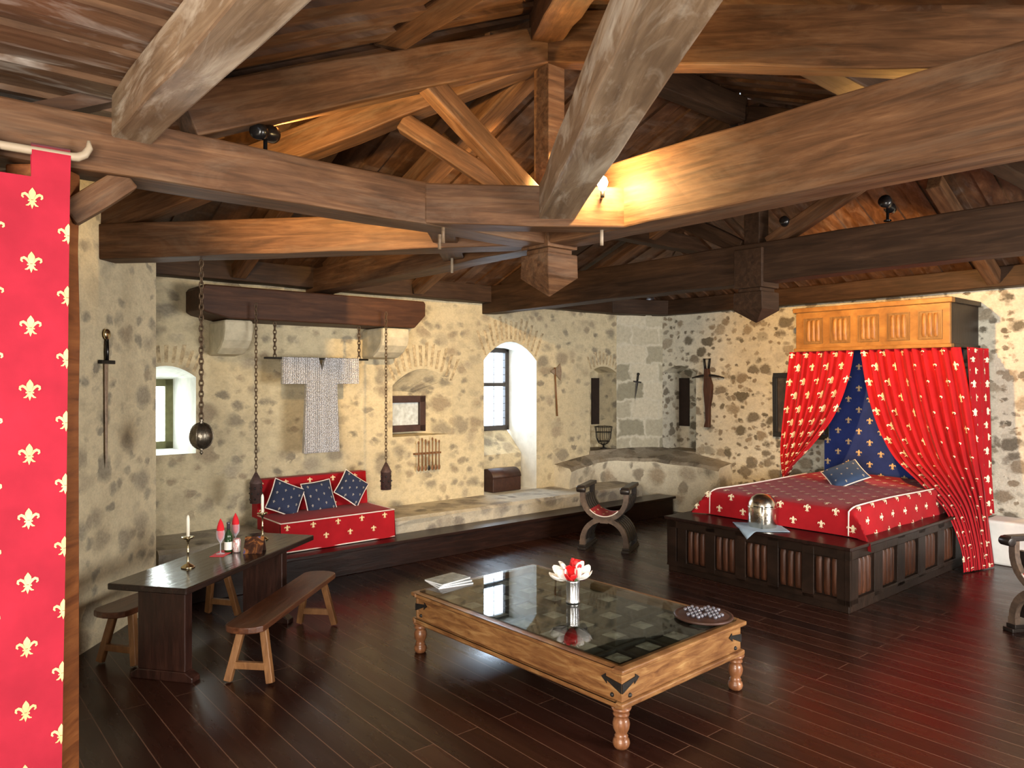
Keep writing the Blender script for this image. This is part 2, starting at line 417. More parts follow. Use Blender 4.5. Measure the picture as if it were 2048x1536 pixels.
# ------------------------------------------------------------------ mesh building
class MB:
    def __init__(s):
        s.v, s.f, s.m, s.sm = [], [], [], []

    def add(s, vs_, fs, m=0, smooth=False, M=None):
        o = len(s.v)
        for p in vs_:
            p = Vector(p)
            s.v.append(M @ p if M is not None else p)
        for f in fs:
            s.f.append([o + i for i in f]); s.m.append(m); s.sm.append(smooth)
        return s

    def box(s, x0, x1, y0, y1, z0, z1, m=0, M=None):
        vs_ = [(x, y, z) for z in (z0, z1) for y in (y0, y1) for x in (x0, x1)]
        return s.add(vs_, [(0, 2, 3, 1), (4, 5, 7, 6), (0, 1, 5, 4), (2, 6, 7, 3), (0, 4, 6, 2), (1, 3, 7, 5)], m, False, M)

    def prism(s, poly, t0, t1, place, m=0, smooth=False):
        """poly in 2D, extruded t0..t1; place(a, b, t) -> 3D"""
        n = len(poly)
        vs_ = [place(a, b_, t0) for a, b_ in poly] + [place(a, b_, t1) for a, b_ in poly]
        fs = [tuple(range(n))[::-1], tuple(range(n, 2 * n))]
        s.add(vs_, fs, m)
        o = len(s.v) - 2 * n
        for i in range(n):
            j = (i + 1) % n
            s.f.append([o + i, o + j, o + n + j, o + n + i]); s.m.append(m); s.sm.append(smooth)
        return s

    def bar(s, p, q, w, h, up=(0, 0, 1), m=0, w2=None, h2=None):
        p, q = Vector(p), Vector(q)
        x = (q - p).normalized()
        y = Vector(up).cross(x).normalized()
        z = x.cross(y)
        w2 = w if w2 is None else w2
        h2 = h if h2 is None else h2
        vs_ = []
        for (c, ww, hh) in ((p, w, h), (q, w2, h2)):
            for dy, dz in ((-1, -1), (1, -1), (1, 1), (-1, 1)):
                vs_.append(c + y * dy * ww / 2 + z * dz * hh / 2)
        return s.add(vs_, [(0, 3, 2, 1), (4, 5, 6, 7), (0, 1, 5, 4), (1, 2, 6, 5), (2, 3, 7, 6), (3, 0, 4, 7)], m)

    def lathe(s, prof, n=24, c=(0, 0, 0), m=0, M=None, cap=True):
        vs_, fs = [], []
        for (r, z) in prof:
            for i in range(n):
                a = 2 * math.pi * i / n
                vs_.append((c[0] + r * math.cos(a), c[1] + r * math.sin(a), c[2] + z))
        for k in range(len(prof) - 1):
            for i in range(n):
                j = (i + 1) % n
                fs.append((k * n + i, k * n + j, (k + 1) * n + j, (k + 1) * n + i))
        if cap:
            fs.append(tuple(range(n))[::-1]); fs.append(tuple((len(prof) - 1) * n + i for i in range(n)))
        return s.add(vs_, fs, m, True, M)

    def tube(s, pts, r, n=8, closed=False, m=0, M=None):
        pts = [Vector(p) for p in pts]
        k = len(pts)
        rs = r if isinstance(r, (list, tuple)) else [r] * k
        vs_, fs = [], []
        ref = None
        for i, p in enumerate(pts):
            a = pts[(i - 1) % k] if (closed or i > 0) else p
            b_ = pts[(i + 1) % k] if (closed or i < k - 1) else p
            t = (b_ - a).normalized()
            if ref is None:
                ref = Vector((0, 0, 1)) if abs(t.z) < 0.9 else Vector((1, 0, 0))
            y = ref.cross(t)
            if y.length < 1e-5:
                y = Vector((1, 0, 0)).cross(t)
            y.normalize()
            ref = t.cross(y)
            for j in range(n):
                an = 2 * math.pi * j / n
                vs_.append(p + (y * math.cos(an) + ref * math.sin(an)) * rs[i])
        for i in range(k if closed else k - 1):
            i2 = (i + 1) % k
            for j in range(n):
                j2 = (j + 1) % n
                fs.append((i * n + j, i * n + j2, i2 * n + j2, i2 * n + j))
        if not closed:
            fs.append(tuple(range(n))[::-1]); fs.append(tuple((k - 1) * n + j for j in range(n)))
        return s.add(vs_, fs, m, True, M)

    def ball(s, c, r, nu=16, nv=10, m=0, M=None):
        rx, ry, rz = (r, r, r) if not isinstance(r, (tuple, list)) else r
        vs_, fs = [], []
        for i in range(nv + 1):
            ph = math.pi * i / nv
            for j in range(nu):
                a = 2 * math.pi * j / nu
                vs_.append((c[0] + rx * math.sin(ph) * math.cos(a), c[1] + ry * math.sin(ph) * math.sin(a), c[2] - rz * math.cos(ph)))
        for i in range(nv):
            for j in range(nu):
                j2 = (j + 1) % nu
                fs.append((i * nu + j, i * nu + j2, (i + 1) * nu + j2, (i + 1) * nu + j))
        return s.add(vs_, fs, m, True, M)

    def grid(s, fn, nu, nv, m=0, smooth=True):
        vs_ = [fn(i / nu, j / nv) for j in range(nv + 1) for i in range(nu + 1)]
        fs = [(j * (nu + 1) + i, j * (nu + 1) + i + 1, (j + 1) * (nu + 1) + i + 1, (j + 1) * (nu + 1) + i) for j in range(nv) for i in range(nu)]
        return s.add(vs_, fs, m, smooth)

    def build(s, name, mats, parent=None, M=None, bevel=0, solid=0, subsurf=0):
        me = bpy.data.meshes.new(name)
        me.from_pydata([tuple(p) for p in s.v], [], s.f)
        for mt in (mats if isinstance(mats, (list, tuple)) else [mats]):
            me.materials.append(mt)
        me.polygons.foreach_set('material_index', s.m)
        me.polygons.foreach_set('use_smooth', s.sm)
        bm = bmesh.new()
        bm.from_mesh(me)
        bmesh.ops.remove_doubles(bm, verts=bm.verts, dist=1e-5)
        if not solid:
            bmesh.ops.recalc_face_normals(bm, faces=bm.faces)
        bm.to_mesh(me)
        bm.free()
        me.update()
        o = bpy.data.objects.new(name, me)
        COL.objects.link(o)
        if parent is not None:
            o.parent = parent
        if M is not None:
            o.matrix_local = M
        if solid:
            md_ = o.modifiers.new('solid', 'SOLIDIFY'); md_.thickness = solid; md_.offset = -1
        if bevel:
            md_ = o.modifiers.new('bevel', 'BEVEL'); md_.width = bevel; md_.segments = 2; md_.limit_method = 'ANGLE'; md_.angle_limit = R(40)
        if subsurf:
            md_ = o.modifiers.new('sub', 'SUBSURF'); md_.levels = subsurf; md_.render_levels = subsurf
        return o


def tag(o, label, cat, group=None):
    o['label'] = label
    o['category'] = cat
    if group:
        o['group'] = group
    return o


def thing(name, label, cat, loc, rz=0.0, group=None):
    o = bpy.data.objects.new(name, None)
    COL.objects.link(o)
    o.location = loc
    o.rotation_euler = (0, 0, rz)
    o.empty_display_size = 0.1
    return tag(o, label, cat, group)


def structure(o):
    o['kind'] = 'structure'
    return o


def kids(o):
    return [c for c in COL.objects if c.parent == o]


def dup(root, loc, rz, label, group=None):
    def cp(o, parent):
        c = o.copy(); COL.objects.link(c)
        if parent is not None:
            c.parent = parent
        for ch in [k for k in list(COL.objects) if k.parent == o]:
            cp(ch, c)
        return c
    r = cp(root, None)
    r.location = loc
    r.rotation_euler = (0, 0, rz)
    r['label'] = label
    if group:
        r['group'] = group
    return r


# fleur-de-lis outline, unit height, centred
def fleur_parts():
    out = []
    petal = [(0, .5), (.07, .40), (.13, .30), (.145, .20), (.10, .08), (.05, -.06)]
    out.append([p for p in petal] + [(-a, b_) for a, b_ in reversed(petal) if a > 0])

    def strip(cl, ws):
        qs = []
        for i in range(len(cl)):
            a = cl[max(0, i - 1)]; c = cl[min(len(cl) - 1, i + 1)]
            dx, dy = c[0] - a[0], c[1] - a[1]
            L = math.hypot(dx, dy) or 1
            nx, ny = -dy / L, dx / L
            qs.append(((cl[i][0] + nx * ws[i], cl[i][1] + ny * ws[i]), (cl[i][0] - nx * ws[i], cl[i][1] - ny * ws[i])))
        return [[qs[i][0], qs[i + 1][0], qs[i + 1][1], qs[i][1]] for i in range(len(qs) - 1)]
    curl = [(.07, -.09), (.13, .03), (.20, .14), (.29, .19), (.38, .15), (.40, .05), (.34, -.01)]
    cw = [.025, .04, .06, .065, .055, .04, .03]
    tail = [(.05, -.15), (.09, -.25), (.16, -.33), (.25, -.35)]
    tw = [.03, .045, .04, .015]
    for sg in (1, -1):
        for q in strip(curl, cw) + strip(tail, tw):
            out.append([(sg * a, b_) for a, b_ in q])
    out.append([(-.17, -.15), (.17, -.15), (.17, -.085), (-.17, -.085)])
    out.append([(-.035, -.15), (-.06, -.32), (0, -.5), (.06, -.32), (.035, -.15)])
    return out


FLEUR = fleur_parts()
FLEUR_S = [FLEUR[0], [(-.42, .02), (-.30, .2), (-.08, .02), (-.1, -.1)], [(.42, .02), (.30, .2), (.08, .02), (.1, -.1)],
           [(-.17, -.16), (.17, -.16), (.17, -.08), (-.17, -.08)], [(-.22, -.4), (-.05, -.16), (.05, -.16), (.22, -.4), (0, -.5)]]


def fleurs_on(mb, surf, lu, lv, dx, dy, size, mi=1, eps=0.004, simple=True, x0=0.0, y0=0.0, inside=None, flip=1):
    """motifs in half-drop repeat laid on the surface surf(a, b), a in 0..lu (across), b in 0..lv (down), metres of cloth"""
    def pt(a, b_):
        a = min(max(a, 0), lu); b_ = min(max(b_, 0), lv)
        h = 0.008
        p = surf(a, b_)
        du = surf(min(a + h, lu), b_) - surf(max(a - h, 0), b_)
        dv = surf(a, min(b_ + h, lv)) - surf(a, max(b_ - h, 0))
        nn = dv.cross(du)
        if nn.length > 1e-12:
            nn.normalize()
        return p + nn * eps * flip
    i = 0
    a = x0
    while a < lu:
        b_ = y0 + (dy / 2 if i % 2 else 0)
        while b_ < lv:
            if (inside is None or inside(a, b_)):
                for poly in (FLEUR_S if simple else FLEUR):
                    q = [(a + x * size, b_ - y * size) for x, y in poly]
                    cx = [min(max(x, 0), lu) for x, _ in q]
                    cy = [min(max(y, 0), lv) for _, y in q]
                    if max(cx) - min(cx) < 1e-4 or max(cy) - min(cy) < 1e-4:
                        continue
                    mb.add([pt(x, y) for x, y in q], [tuple(range(len(q)))], mi)
            b_ += dy
        a += dx
        i += 1


def lerp(a, b_, t):
    return a + (b_ - a) * t


def poly_at(pts, t):
    """smooth path through points, t 0..1 (Catmull-Rom)"""
    n = len(pts) - 1
    x = min(max(t, 0), 1) * n
    i = min(int(x), n - 1)
    f = x - i
    p = [Vector(pts[max(0, min(n, i + k))]) for k in (-1, 0, 1, 2)]
    return 0.5 * ((2 * p[1]) + (p[2] - p[0]) * f + (2 * p[0] - 5 * p[1] + 4 * p[2] - p[3]) * f * f + (3 * p[1] - p[0] - 3 * p[2] + p[3]) * f ** 3)


def chain_links(mb, p, length, link=0.05, r=0.005, wide=0.016, axis_down=True, m=0):
    """vertical chain hanging from p"""
    n = int(length / (link * 0.72))
    step = length / n
    for i in range(n):
        zc = p[2] - step * (i + 0.5)
        hl = step * 0.72
        pts = []
        for k in range(10):
            a = 2 * math.pi * k / 10
            dx, dz = wide * math.cos(a), hl * math.sin(a)
            pts.append((p[0] + (dx if i % 2 == 0 else 0), p[1] + (0 if i % 2 == 0 else dx), zc + dz))
        mb.tube(pts, r, 5, True, m)


# ================================================================== SETTING
VA = 8.32     # back wall plane
UB = 10.05    # right wall plane
XL = -3.3     # left chamfer wall


def ray(px, py):
    return Vector(((px - 1024) / FP, 1.0, -(py - 760) / FP))


def onv(px, py, v):
    d = ray(px, py); t = v / (-ST * d.x + CT * d.y)
    p = d * t; return (CT * p.x + ST * p.y, EYE + p.z)        # (u, z)


def onu(px, py, u):
    d = ray(px, py); t = u / (CT * d.x + ST * d.y)
    p = d * t; return (-ST * p.x + CT * p.y, EYE + p.z)        # (v, z)


def onz(px, py, z):
    d = ray(px, py); t = (z - EYE) / d.z
    return Vector((d.x * t, t, z))


# floor
mb = MB()
mb.add([(-6, -6, 0), (11, -6, 0), (11, 10.5, 0), (-6, 10.5, 0), (-6, -6, -.1), (11, -6, -.1), (11, 10.5, -.1), (-6, 10.5, -.1)],
       [(0, 1, 2, 3), (4, 7, 6, 5), (0, 4, 5, 1), (1, 5, 6, 2), (2, 6, 7, 3), (3, 7, 4, 0)])
structure(mb.build('floor', FLOOR, M=ROOM))


def wall_open(mb, s0, s1, zt, ops, place, N=10):
    """front face from s0..s1, 0..zt with arched recesses; place(s, z, depth)"""
    cuts = {round(s0, 5), round(s1, 5)}
    for o in ops:
        for i in range(N + 1):
            cuts.add(round(lerp(o['s0'], o['s1'], i / N), 5))
    cuts = sorted(cuts)

    def top(o, s):
        h = (s - (o['s0'] + o['s1']) / 2) / ((o['s1'] - o['s0']) / 2)
        return o['z1'] + o.get('rise', 0) * (1 - h * h)
    for a, b_ in zip(cuts[:-1], cuts[1:]):
        mid = (a + b_) / 2
        hit = [o for o in ops if o['s0'] < mid < o['s1']]
        if not hit:
            mb.add([place(a, 0, 0), place(b_, 0, 0), place(b_, zt, 0), place(a, zt, 0)], [(0, 1, 2, 3)])
            continue
        o = hit[0]
        if o['z0'] > 0.01:
            mb.add([place(a, 0, 0), place(b_, 0, 0), place(b_, o['z0'], 0), place(a, o['z0'], 0)], [(0, 1, 2, 3)])
        mb.add([place(a, top(o, a), 0), place(b_, top(o, b_), 0), place(b_, zt, 0), place(a, zt, 0)], [(0, 1, 2, 3)])
    for o in ops:
        d = o['d']
        bk = o.get('back', {})
        fr = [(o['s0'], o['z0'])] + [(lerp(o['s0'], o['s1'], i / N), top(o, lerp(o['s0'], o['s1'], i / N))) for i in range(N + 1)] + [(o['s1'], o['z0'])]
        q = dict(s0=bk.get('s0', o['s0']), s1=bk.get('s1', o['s1']), z0=bk.get('z0', o['z0']), z1=bk.get('z1', o['z1']), rise=bk.get('rise', o.get('rise', 0)))
        ba = [(q['s0'], q['z0'])] + [(lerp(q['s0'], q['s1'], i / N), top(q, lerp(q['s0'], q['s1'], i / N))) for i in range(N + 1)] + [(q['s1'], q['z0'])]
        n = len(fr)
        jm = o.get('jm', 1)
        for i in range(n):
            j = (i + 1) % n
            mb.add([place(*fr[i], 0), place(*fr[j], 0), place(*ba[j], d), place(*ba[i], d)], [(0, 1, 2, 3)], jm if i not in (0, n - 1) or not o.get('plain_floor') else 0)
        if o.get('closed', True):
            mb.add([place(*p, d) for p in ba], [tuple(range(n))], o.get('bm', 0))


# --- back wall: window alcoves, blind recess, corner niche
u1r, _ = onv(392, 800, VA)
ws_l = 1.92
u2l, _ = onv(968, 800, VA)
u2r, z2s = onv(1073, 722, VA)
_, z2c = onv(1012, 683, VA)
u3l, _ = onv(785, 800, VA)
u3r, _ = onv(905, 800, VA)
unl, _ = onv(1180, 800, VA)
unr, _ = onv(1233, 800, VA)
D2 = 0.68
u2wr, z2wt = onv(1018, 697, VA + D2)
_, z2wb = onv(1000, 860, VA + D2)
u1wr, z1wt = onv(346, 758, VA + 0.8)
_, z1wb = onv(330, 897, VA + 0.8)
ops = [
    dict(s0=ws_l, s1=u1r, z0=1.31, z1=2.13, rise=0.12, d=0.8, closed=False, back=dict(s0=ws_l, s1=u1wr, z0=z1wb, z1=z1wt, rise=0)),
    dict(s0=u3l, s1=u3r, z0=1.36, z1=2.03, rise=0.22, d=0.30, jm=0, back=dict(s0=u3l - .16, s1=u3l + 0.5, z0=1.38, z1=1.93, rise=0.02)),
    dict(s0=u2l, s1=u2r, z0=0.46, z1=z2s, rise=z2c - z2s, d=D2, closed=False, back=dict(s0=u2l + 0.02, s1=u2wr, z0=0.46, z1=z2wt, rise=0)),
    dict(s0=unl, s1=unr, z0=0.80, z1=2.22, rise=0.10, d=0.42, jm=0),
]
mb = MB()
ZT = 3.42
wall_open(mb, 1.5, unr + 0.0, ZT, ops, lambda s, z, d: (s, VA + d, z))
# sloping masonry under the tall window, filling the foot of the alcove
mb.add([(u2l, VA + .36, .3), (u2r, VA + .36, .3), (u2r, VA + .36, .98), (u2l, VA + .36, .98), (u2l, VA + D2 + .02, z2wb), (u2r, VA + D2 + .02, z2wb), (u2r, VA + D2 + .02, .3), (u2l, VA + D2 + .02, .3)],
       [(0, 1, 2, 3), (3, 2, 5, 4), (1, 6, 5, 2), (0, 3, 4, 7)], 0)
# outer skin so the wall has thickness around the openings
structure(mb.build('wall_back', [WALL_BACK, JAMB], M=ROOM))

# --- corner chamfer pier and right wall
vbr, _ = onu(1325, 800, UB)
vn0, _ = onu(1392, 800, UB)
mb = MB()
mb.add([(unr, VA, 0), (UB, vbr, 0), (UB, vbr, 3.25), (unr, VA, 3.25)], [(0, 1, 2, 3)])
structure(mb.build('wall_corner', ASHLAR, M=ROOM))
mb = MB()
wall_open(mb, -2.6, vbr, ZT, [dict(s0=vn0, s1=vbr - 0.001, z0=0.80, z1=2.22, rise=0.12, d=0.48, jm=0)], lambda s, z, d: (UB + d, s, z))
structure(mb.build('wall_right', [WALL_RIGHT, JAMB], M=ROOM))

# --- left chamfer wall: a thick block ending in the edge beside the small window
mb = MB()
e = Vector((XL, 6.86, 0))
ret = e + Vector((-ST, CT, 0)) * 1.05
poly = [(XL, -1.6), (XL, 6.86), (ret.x, ret.y), (ret.x - .6, ret.y), (XL - .5, -1.6)]
mb.prism(poly, 0, 3.95, lambda a, b_, t: (a, b_, t))
structure(mb.build('wall_left', WALL_LEFT))
# --- walls behind the viewer, with a doorway and an opening added for the side fill
mb = MB()
mb.box(XL, -2.3, -1.75, -1.6, 0, 3.95); mb.box(0.5, 2.0, -1.75, -1.6, 0, 3.95); mb.box(-2.3, 0.5, -1.75, -1.6, 2.95, 3.95); mb.box(-2.3, 0.5, -1.75, -1.6, 0, .85)
structure(mb.build('wall_front', WALL_LEFT))
mb = MB()
mb.box(0, 4.2, -2.75, -2.6, 0, 3.95); mb.box(7.0, 10.3, -2.75, -2.6, 0, 3.95); mb.box(4.2, 7.0, -2.75, -2.6, 2.85, 3.95); mb.box(4.2, 7.0, -2.75, -2.6, 0, .9)
structure(mb.build('wall_side', WALL_LEFT, M=ROOM))

# --- windows
def window(name, u0, u1, z0, z1, v, fw, mat, mull_z=None, lattice=False, extra=None):
    f = MB()
    f.box(u0, u0 + fw, v, v + .07, z0, z1); f.box(u1 - fw, u1, v, v + .07, z0, z1)
    f.box(u0, u1, v, v + .07, z0, z0 + fw); f.box(u0, u1, v, v + .07, z1 - fw, z1)
    o = structure(f.build(name, mat, M=ROOM, bevel=.006))
    if mull_z:
        m_ = MB(); m_.box(u0 + fw, u1 - fw, v + .005, v + .06, mull_z - .03, mull_z + .03)
        m_.build('mullion', mat, o)
    p = MB(); p.box(u0 + fw, u1 - fw, v + .03, v + .036, z0 + fw, z1 - fw)
    p.build('pane', GLASS, o)
    if lattice:
        l = MB()
        for k in range(1, 4):
            x = lerp(u0 + fw, u1 - fw, k / 4); l.box(x - .004, x + .004, v + .022, v + .03, z0 + fw, z1 - fw)
        for k in range(1, 10):
            z = lerp(z0 + fw, z1 - fw, k / 10); l.box(u0 + fw, u1 - fw, v + .022, v + .03, z - .003, z + .003)
        l.build('lead_lattice', FRAMEWOOD, o)
    return o


window('window_1', ws_l + .1, u1wr, z1wb, z1wt, VA + .8, .085, OLIVE)
window('window_2', u2l + .02, u2wr, z2wb, z2wt, VA + D2, .075, FRAMEWOOD, onv(1000, 769, VA + D2)[1], True)
# small frame in the blind recess
ua, za = onv(783, 793, VA + .22); ua -= .11; ub, zb = onv(849, 861, VA + .22)
f = MB(); fw = .085
f.box(ua, ua + fw, VA + .2, VA + .29, zb, za); f.box(ub - fw, ub, VA + .2, VA + .29, zb, za)
f.box(ua, ub, VA + .2, VA + .29, zb, zb + fw); f.box(ua, ub, VA + .2, VA + .29, za - fw, za)
o3 = structure(f.build('window_3', FRAMEBROWN, M=ROOM, bevel=.006))
p = MB(); p.box(ua + fw, ub - fw, VA + .25, VA + .262, zb + fw, za - fw); p.build('pane', WHITEGLASS, o3)
# narrow shuttered loops in the corner niches
ul0, zl0 = onv(1184, 756, VA + .40); ul1, zl1 = onv(1200, 848, VA + .40)
f = MB(); f.box(ul0, ul1, VA + .39, VA + .43, zl1, zl0); structure(f.build('window_4', SLIT, M=ROOM, bevel=.004))
vr0, zr0 = onu(1378, 756, UB + .46); vr1, zr1 = onu(1352, 851, UB + .46)
f = MB(); f.box(UB + .45, UB + .49, vr0, vr1, zr1, zr0); structure(f.build('window_5', SLIT, M=ROOM, bevel=.004))

# --- rough voussoirs showing through the plaster over the openings
VOUS = plain('voussoir_stone', (0.40, 0.32, 0.20), 0.9, 0, 0.15, 0.55, 16, 0.9)
for k, (o_, hgt) in enumerate(((ops[0], .26), (ops[1], .36), (ops[2], .36), (ops[3], .24))):
    mb = MB()
    sm = (o_['s0'] + o_['s1']) / 2; hw_ = (o_['s1'] - o_['s0']) / 2
    n = max(9, int(hw_ * 26))
    for q in range(n):
        x = -1.02 + 2.04 * (q + .5) / n
        zb_ = o_['z1'] + o_['rise'] * (1 - x * x) + .03
        lean = x * .75
        wq = hw_ * 2 / n * .36
        L = hgt * random.uniform(.75, 1.05)
        bx = sm + x * hw_
        pts = [(bx - wq, zb_), (bx + wq, zb_), (bx + wq * 1.2 + lean * L * .6, zb_ + L), (bx - wq * 1.1 + lean * L * .6, zb_ + L * random.uniform(.92, 1.04))]
        if bx - wq < 1.55:
            continue
        mb.prism(pts, VA - .0015, VA + .05, lambda a, b_, t_: (a, t_, b_))
    structure(mb.build('trim_%d' % (k + 3), VOUS, M=ROOM, bevel=.01))

# --- roof boarding: planks running up each slope
UR0, UR1, VR = 3.9, 6.6, 4.2
ZR = 4.97
FACES = {
    'bv': dict(n=(0, 1), f=lambda u, v: ZR - .39 * (v - VR)),
    'fv': dict(n=(0, -1), f=lambda u, v: ZR - .39 * (VR - v)),
    'lu': dict(n=(-1, 0), f=lambda u, v: ZR - .463 * (UR0 - u)),
    'ru': dict(n=(1, 0), f=lambda u, v: ZR - .46 * (u - UR1)),
}


def slope_planks(mb, key, t0, t1, smin, smax, wdt=0.17, lim=None):
    fc_ = FACES[key]; n = fc_['n']
    along_v = n[0] == 0

    def uv(t, s):
        if along_v:
            return (t, VR + n[1] * s)
        return ((UR1 if n[0] > 0 else UR0) + n[0] * s, t)

    def interval(t):
        lo, hi = smin, (lim(t) if lim else smax)
        for k, g in FACES.items():
            if k == key:
                continue
            d0 = fc_['f'](*uv(t, 0)) - g['f'](*uv(t, 0)); d1 = fc_['f'](*uv(t, 1)) - g['f'](*uv(t, 1))
            s_ = d1 - d0
            if abs(s_) < 1e-9:
                if d0 > 1e-9:
                    return None
                continue
            r = -d0 / s_
            if s_ > 0:
                hi = min(hi, r)
            else:
                lo = max(lo, r)
        return (lo, hi) if hi > lo + .01 else None
    t = t0
    i = 0
    while t < t1:
        a, b_ = interval(t + .001), interval(t + wdt - .001)
        if a or b_:
            a = a or (b_[1] - .01, b_[1]); b_ = b_ or (a[1] - .01, a[1])
            off = 0.03 if i % 2 else 0.0
            ps = []
            for (tt, iv) in ((t, a), (t + wdt, b_)):
                for s_ in iv:
                    u, v = uv(tt, s_)
                    ps.append((u, v, fc_['f'](u, v) - off))
            up = [(x, y, z + .05 + off) for x, y, z in ps]
            mb.add(ps + up, [(0, 1, 3, 2), (4, 6, 7, 5), (0, 4, 5, 1), (2, 3, 7, 6), (0, 2, 6, 4), (1, 5, 7, 3)])
        t += wdt
        i += 1


mb = MB()
slope_planks(mb, 'bv', -1.5, 10.4, 0, 4.5)
slope_planks(mb, 'fv', .9, 10.4, 0, 4.2)
c1 = mb.build('ceiling', BOARD, M=ROOM); structure(c1)
BOARD_X = wood('roof_board_hip', (0.030, 0.013, 0.007), (0.085, 0.038, 0.017), (0.18, 0.088, 0.042), 0.45, (0.8, 5.5, 5.5), (0.36, 0.30, 0.26, 0.25))
mb = MB()
slope_planks(mb, 'lu', 0.0, 8.4, 0, 6, lim=lambda t: 2.85 if t < 4.3 else 5.6)
slope_planks(mb, 'ru', 0.0, 8.4, 0, 3.9)
structure(mb.build('ceiling.001', BOARD_X, M=ROOM))
# low flat ceiling over the entrance end
mb = MB()
v = -5.0; i = 0
while v < 5.8:
    off = .03 if i % 2 else 0
    mb.box(-5.5, .95, v, v + .2, 3.56 - off, 3.62)
    v += .2; i += 1
structure(mb.build('ceiling.002', BOARD_U, M=ROOM))
mb = MB()
mb.box(1.05, 10.4, -2.75, .05, 3.33, 3.4)
structure(mb.build('ceiling.003', BOARD_U, M=ROOM))

# ================================================================== TIMBERS
ZS, BH, BW = 3.12, 0.28, 0.25     # tie-beam soffit, height, width


def timber(name, label, p, q, w, h, mat=BEAM, up=(0, 0, 1), cat='beam', group=None, wobble=True):
    """beam between axis ends p, q; local x runs along it"""
    p, q = Vector(p), Vector(q)
    x = (q - p).normalized(); y = Vector(up).cross(x).normalized(); z = x.cross(y)
    L = (q - p).length
    M = Matrix(((x.x, y.x, z.x, p.x), (x.y, y.y, z.y, p.y), (x.z, y.z, z.z, p.z), (0, 0, 0, 1)))
    mb = MB()
    n = max(2, int(L / .35))
    vs_ = []
    for i in range(n + 1):
        for sy, sz in ((-1, -1), (1, -1), (1, 1), (-1, 1)):
            j = .006 if wobble else 0
            vs_.append((L * i / n, sy * w / 2 + random.uniform(-j, j), sz * h / 2 + random.uniform(-j, j)))
    fs = [(0, 3, 2, 1), tuple(4 * n + k for k in range(4))]
    for i in range(n):
        for k in range(4):
            k2 = (k + 1) % 4
            fs.append((4 * i + k, 4 * i + k2, 4 * i + 4 + k2, 4 * i + 4 + k))
    mb.add(vs_, fs)
    o = mb.build(name, mat, M=M, bevel=.012)
    return tag(o, label, cat, group)


zc = ZS + BH / 2
N1 = W(UR0, VR)
DW = Vector((-CT - ST, -ST + CT, 0)).normalized()      # towards the left wall (-u +v)
DS = Vector((-CT + ST, -ST - CT, 0)).normalized()      # towards the viewer (-u -v)
timber('tie_beam', 'long brown tie beam carrying the red banner, running from upper left to the nearer hanging post', W(-2.2, VR, zc), W(UR0 - .12, VR, zc), BW, BH)
timber('tie_beam', 'heavy brown tie beam sloping across the right side, from the lit bulb to the right edge', W(UR0, -.2, ZS + .23), W(UR0, VR - .0, ZS + .23), BW + .02, .46)
timber('tie_beam', 'dark greenish tie beam from behind the nearer hanging post to above the left end of the mantel', W(UR0, VR, zc), W(UR0, VA + .1, zc), BW, BH)
timber('tie_beam', 'yellow-lit beam end on the left wall, straight above the hanging pierced ball', N1 + DW * .15 + Vector((0, 0, zc)), N1 + DW * 3.62 + Vector((0, 0, zc - .05)), BW, BH)
timber('tie_beam', 'pale dusty beam coming overhead towards the viewer at the top centre', (.30, 5.0, 3.29), (.68, -1.2, 3.29), .24, .24, BEAM_DUSTY)
b1 = timber('brace_beam', 'short straight brace lit warm at its right end beside the glowing bulb', W(2.74, VR - .03, zc), W(UR0, 3.36, zc), .22, BH - .01, up=(0, 0, 1))
b2 = timber('brace_beam', 'short dark brace under the beams, left of the nearer hanging post', W(2.86, VR, zc), W(UR0, 5.45, zc), .2, BH - .06, BEAM)
timber('wall_plate', 'thick weathered beam from the top left corner ending on the banner beam', W(.93, VR - .1, 3.415), W(.93, -2.5, 3.415), .19, .22, BEAM_DUSTY)
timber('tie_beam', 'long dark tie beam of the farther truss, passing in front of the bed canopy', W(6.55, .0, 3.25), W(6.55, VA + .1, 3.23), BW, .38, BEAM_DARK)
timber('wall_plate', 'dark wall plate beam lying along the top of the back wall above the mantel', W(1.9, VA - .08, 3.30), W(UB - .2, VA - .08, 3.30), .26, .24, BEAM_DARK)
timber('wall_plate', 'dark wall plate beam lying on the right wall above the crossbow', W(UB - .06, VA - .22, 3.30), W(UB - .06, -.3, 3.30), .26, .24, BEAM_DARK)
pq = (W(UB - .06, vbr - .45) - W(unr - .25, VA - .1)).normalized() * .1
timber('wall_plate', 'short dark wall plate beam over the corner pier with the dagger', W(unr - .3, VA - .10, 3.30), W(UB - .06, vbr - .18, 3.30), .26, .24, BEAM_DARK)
# principal rafters
zf = 3.50
def rafter(label, a, za_, b_, zb_, w=.2, h=.24, mat=BEAM):
    return timber('rafter', label, Vector((a.x, a.y, za_)), Vector((b_.x, b_.y, zb_)), w, h, mat, cat='beam')
rafter('dark purple-brown rafter rising over the banner beam to the tall centre post', W(1.2, VR), 3.52, W(UR0 - .1, VR), 4.64, .21, .26)
rafter('brown rafter across the top right, meeting the heavy right-hand tie beam at the frame edge', W(UR0, .9), 3.60, W(UR0, VR - .1), 4.68, .22, .36)
rafter('brown rafter dropping away behind the centre post towards the chain mail shirt', W(UR0, 7.9), 3.34, W(UR0, VR + .1), 4.64, .2, .22)
h1 = N1 + DW * 3.7; h0 = N1 + DW * .12
rafter('orange-lit hip rafter in the left half, behind the dark purple-brown rafter', h1, 3.36, h0, 4.62, .2, .24)
h1 = Vector((.44, 2.4, 0)); h0 = Vector((.25, 5.6, 0))
rafter('hip rafter leaving the centre post top towards the viewer, left of the pale dusty beam', h1, 3.84, h0, 4.78, .24, .26)
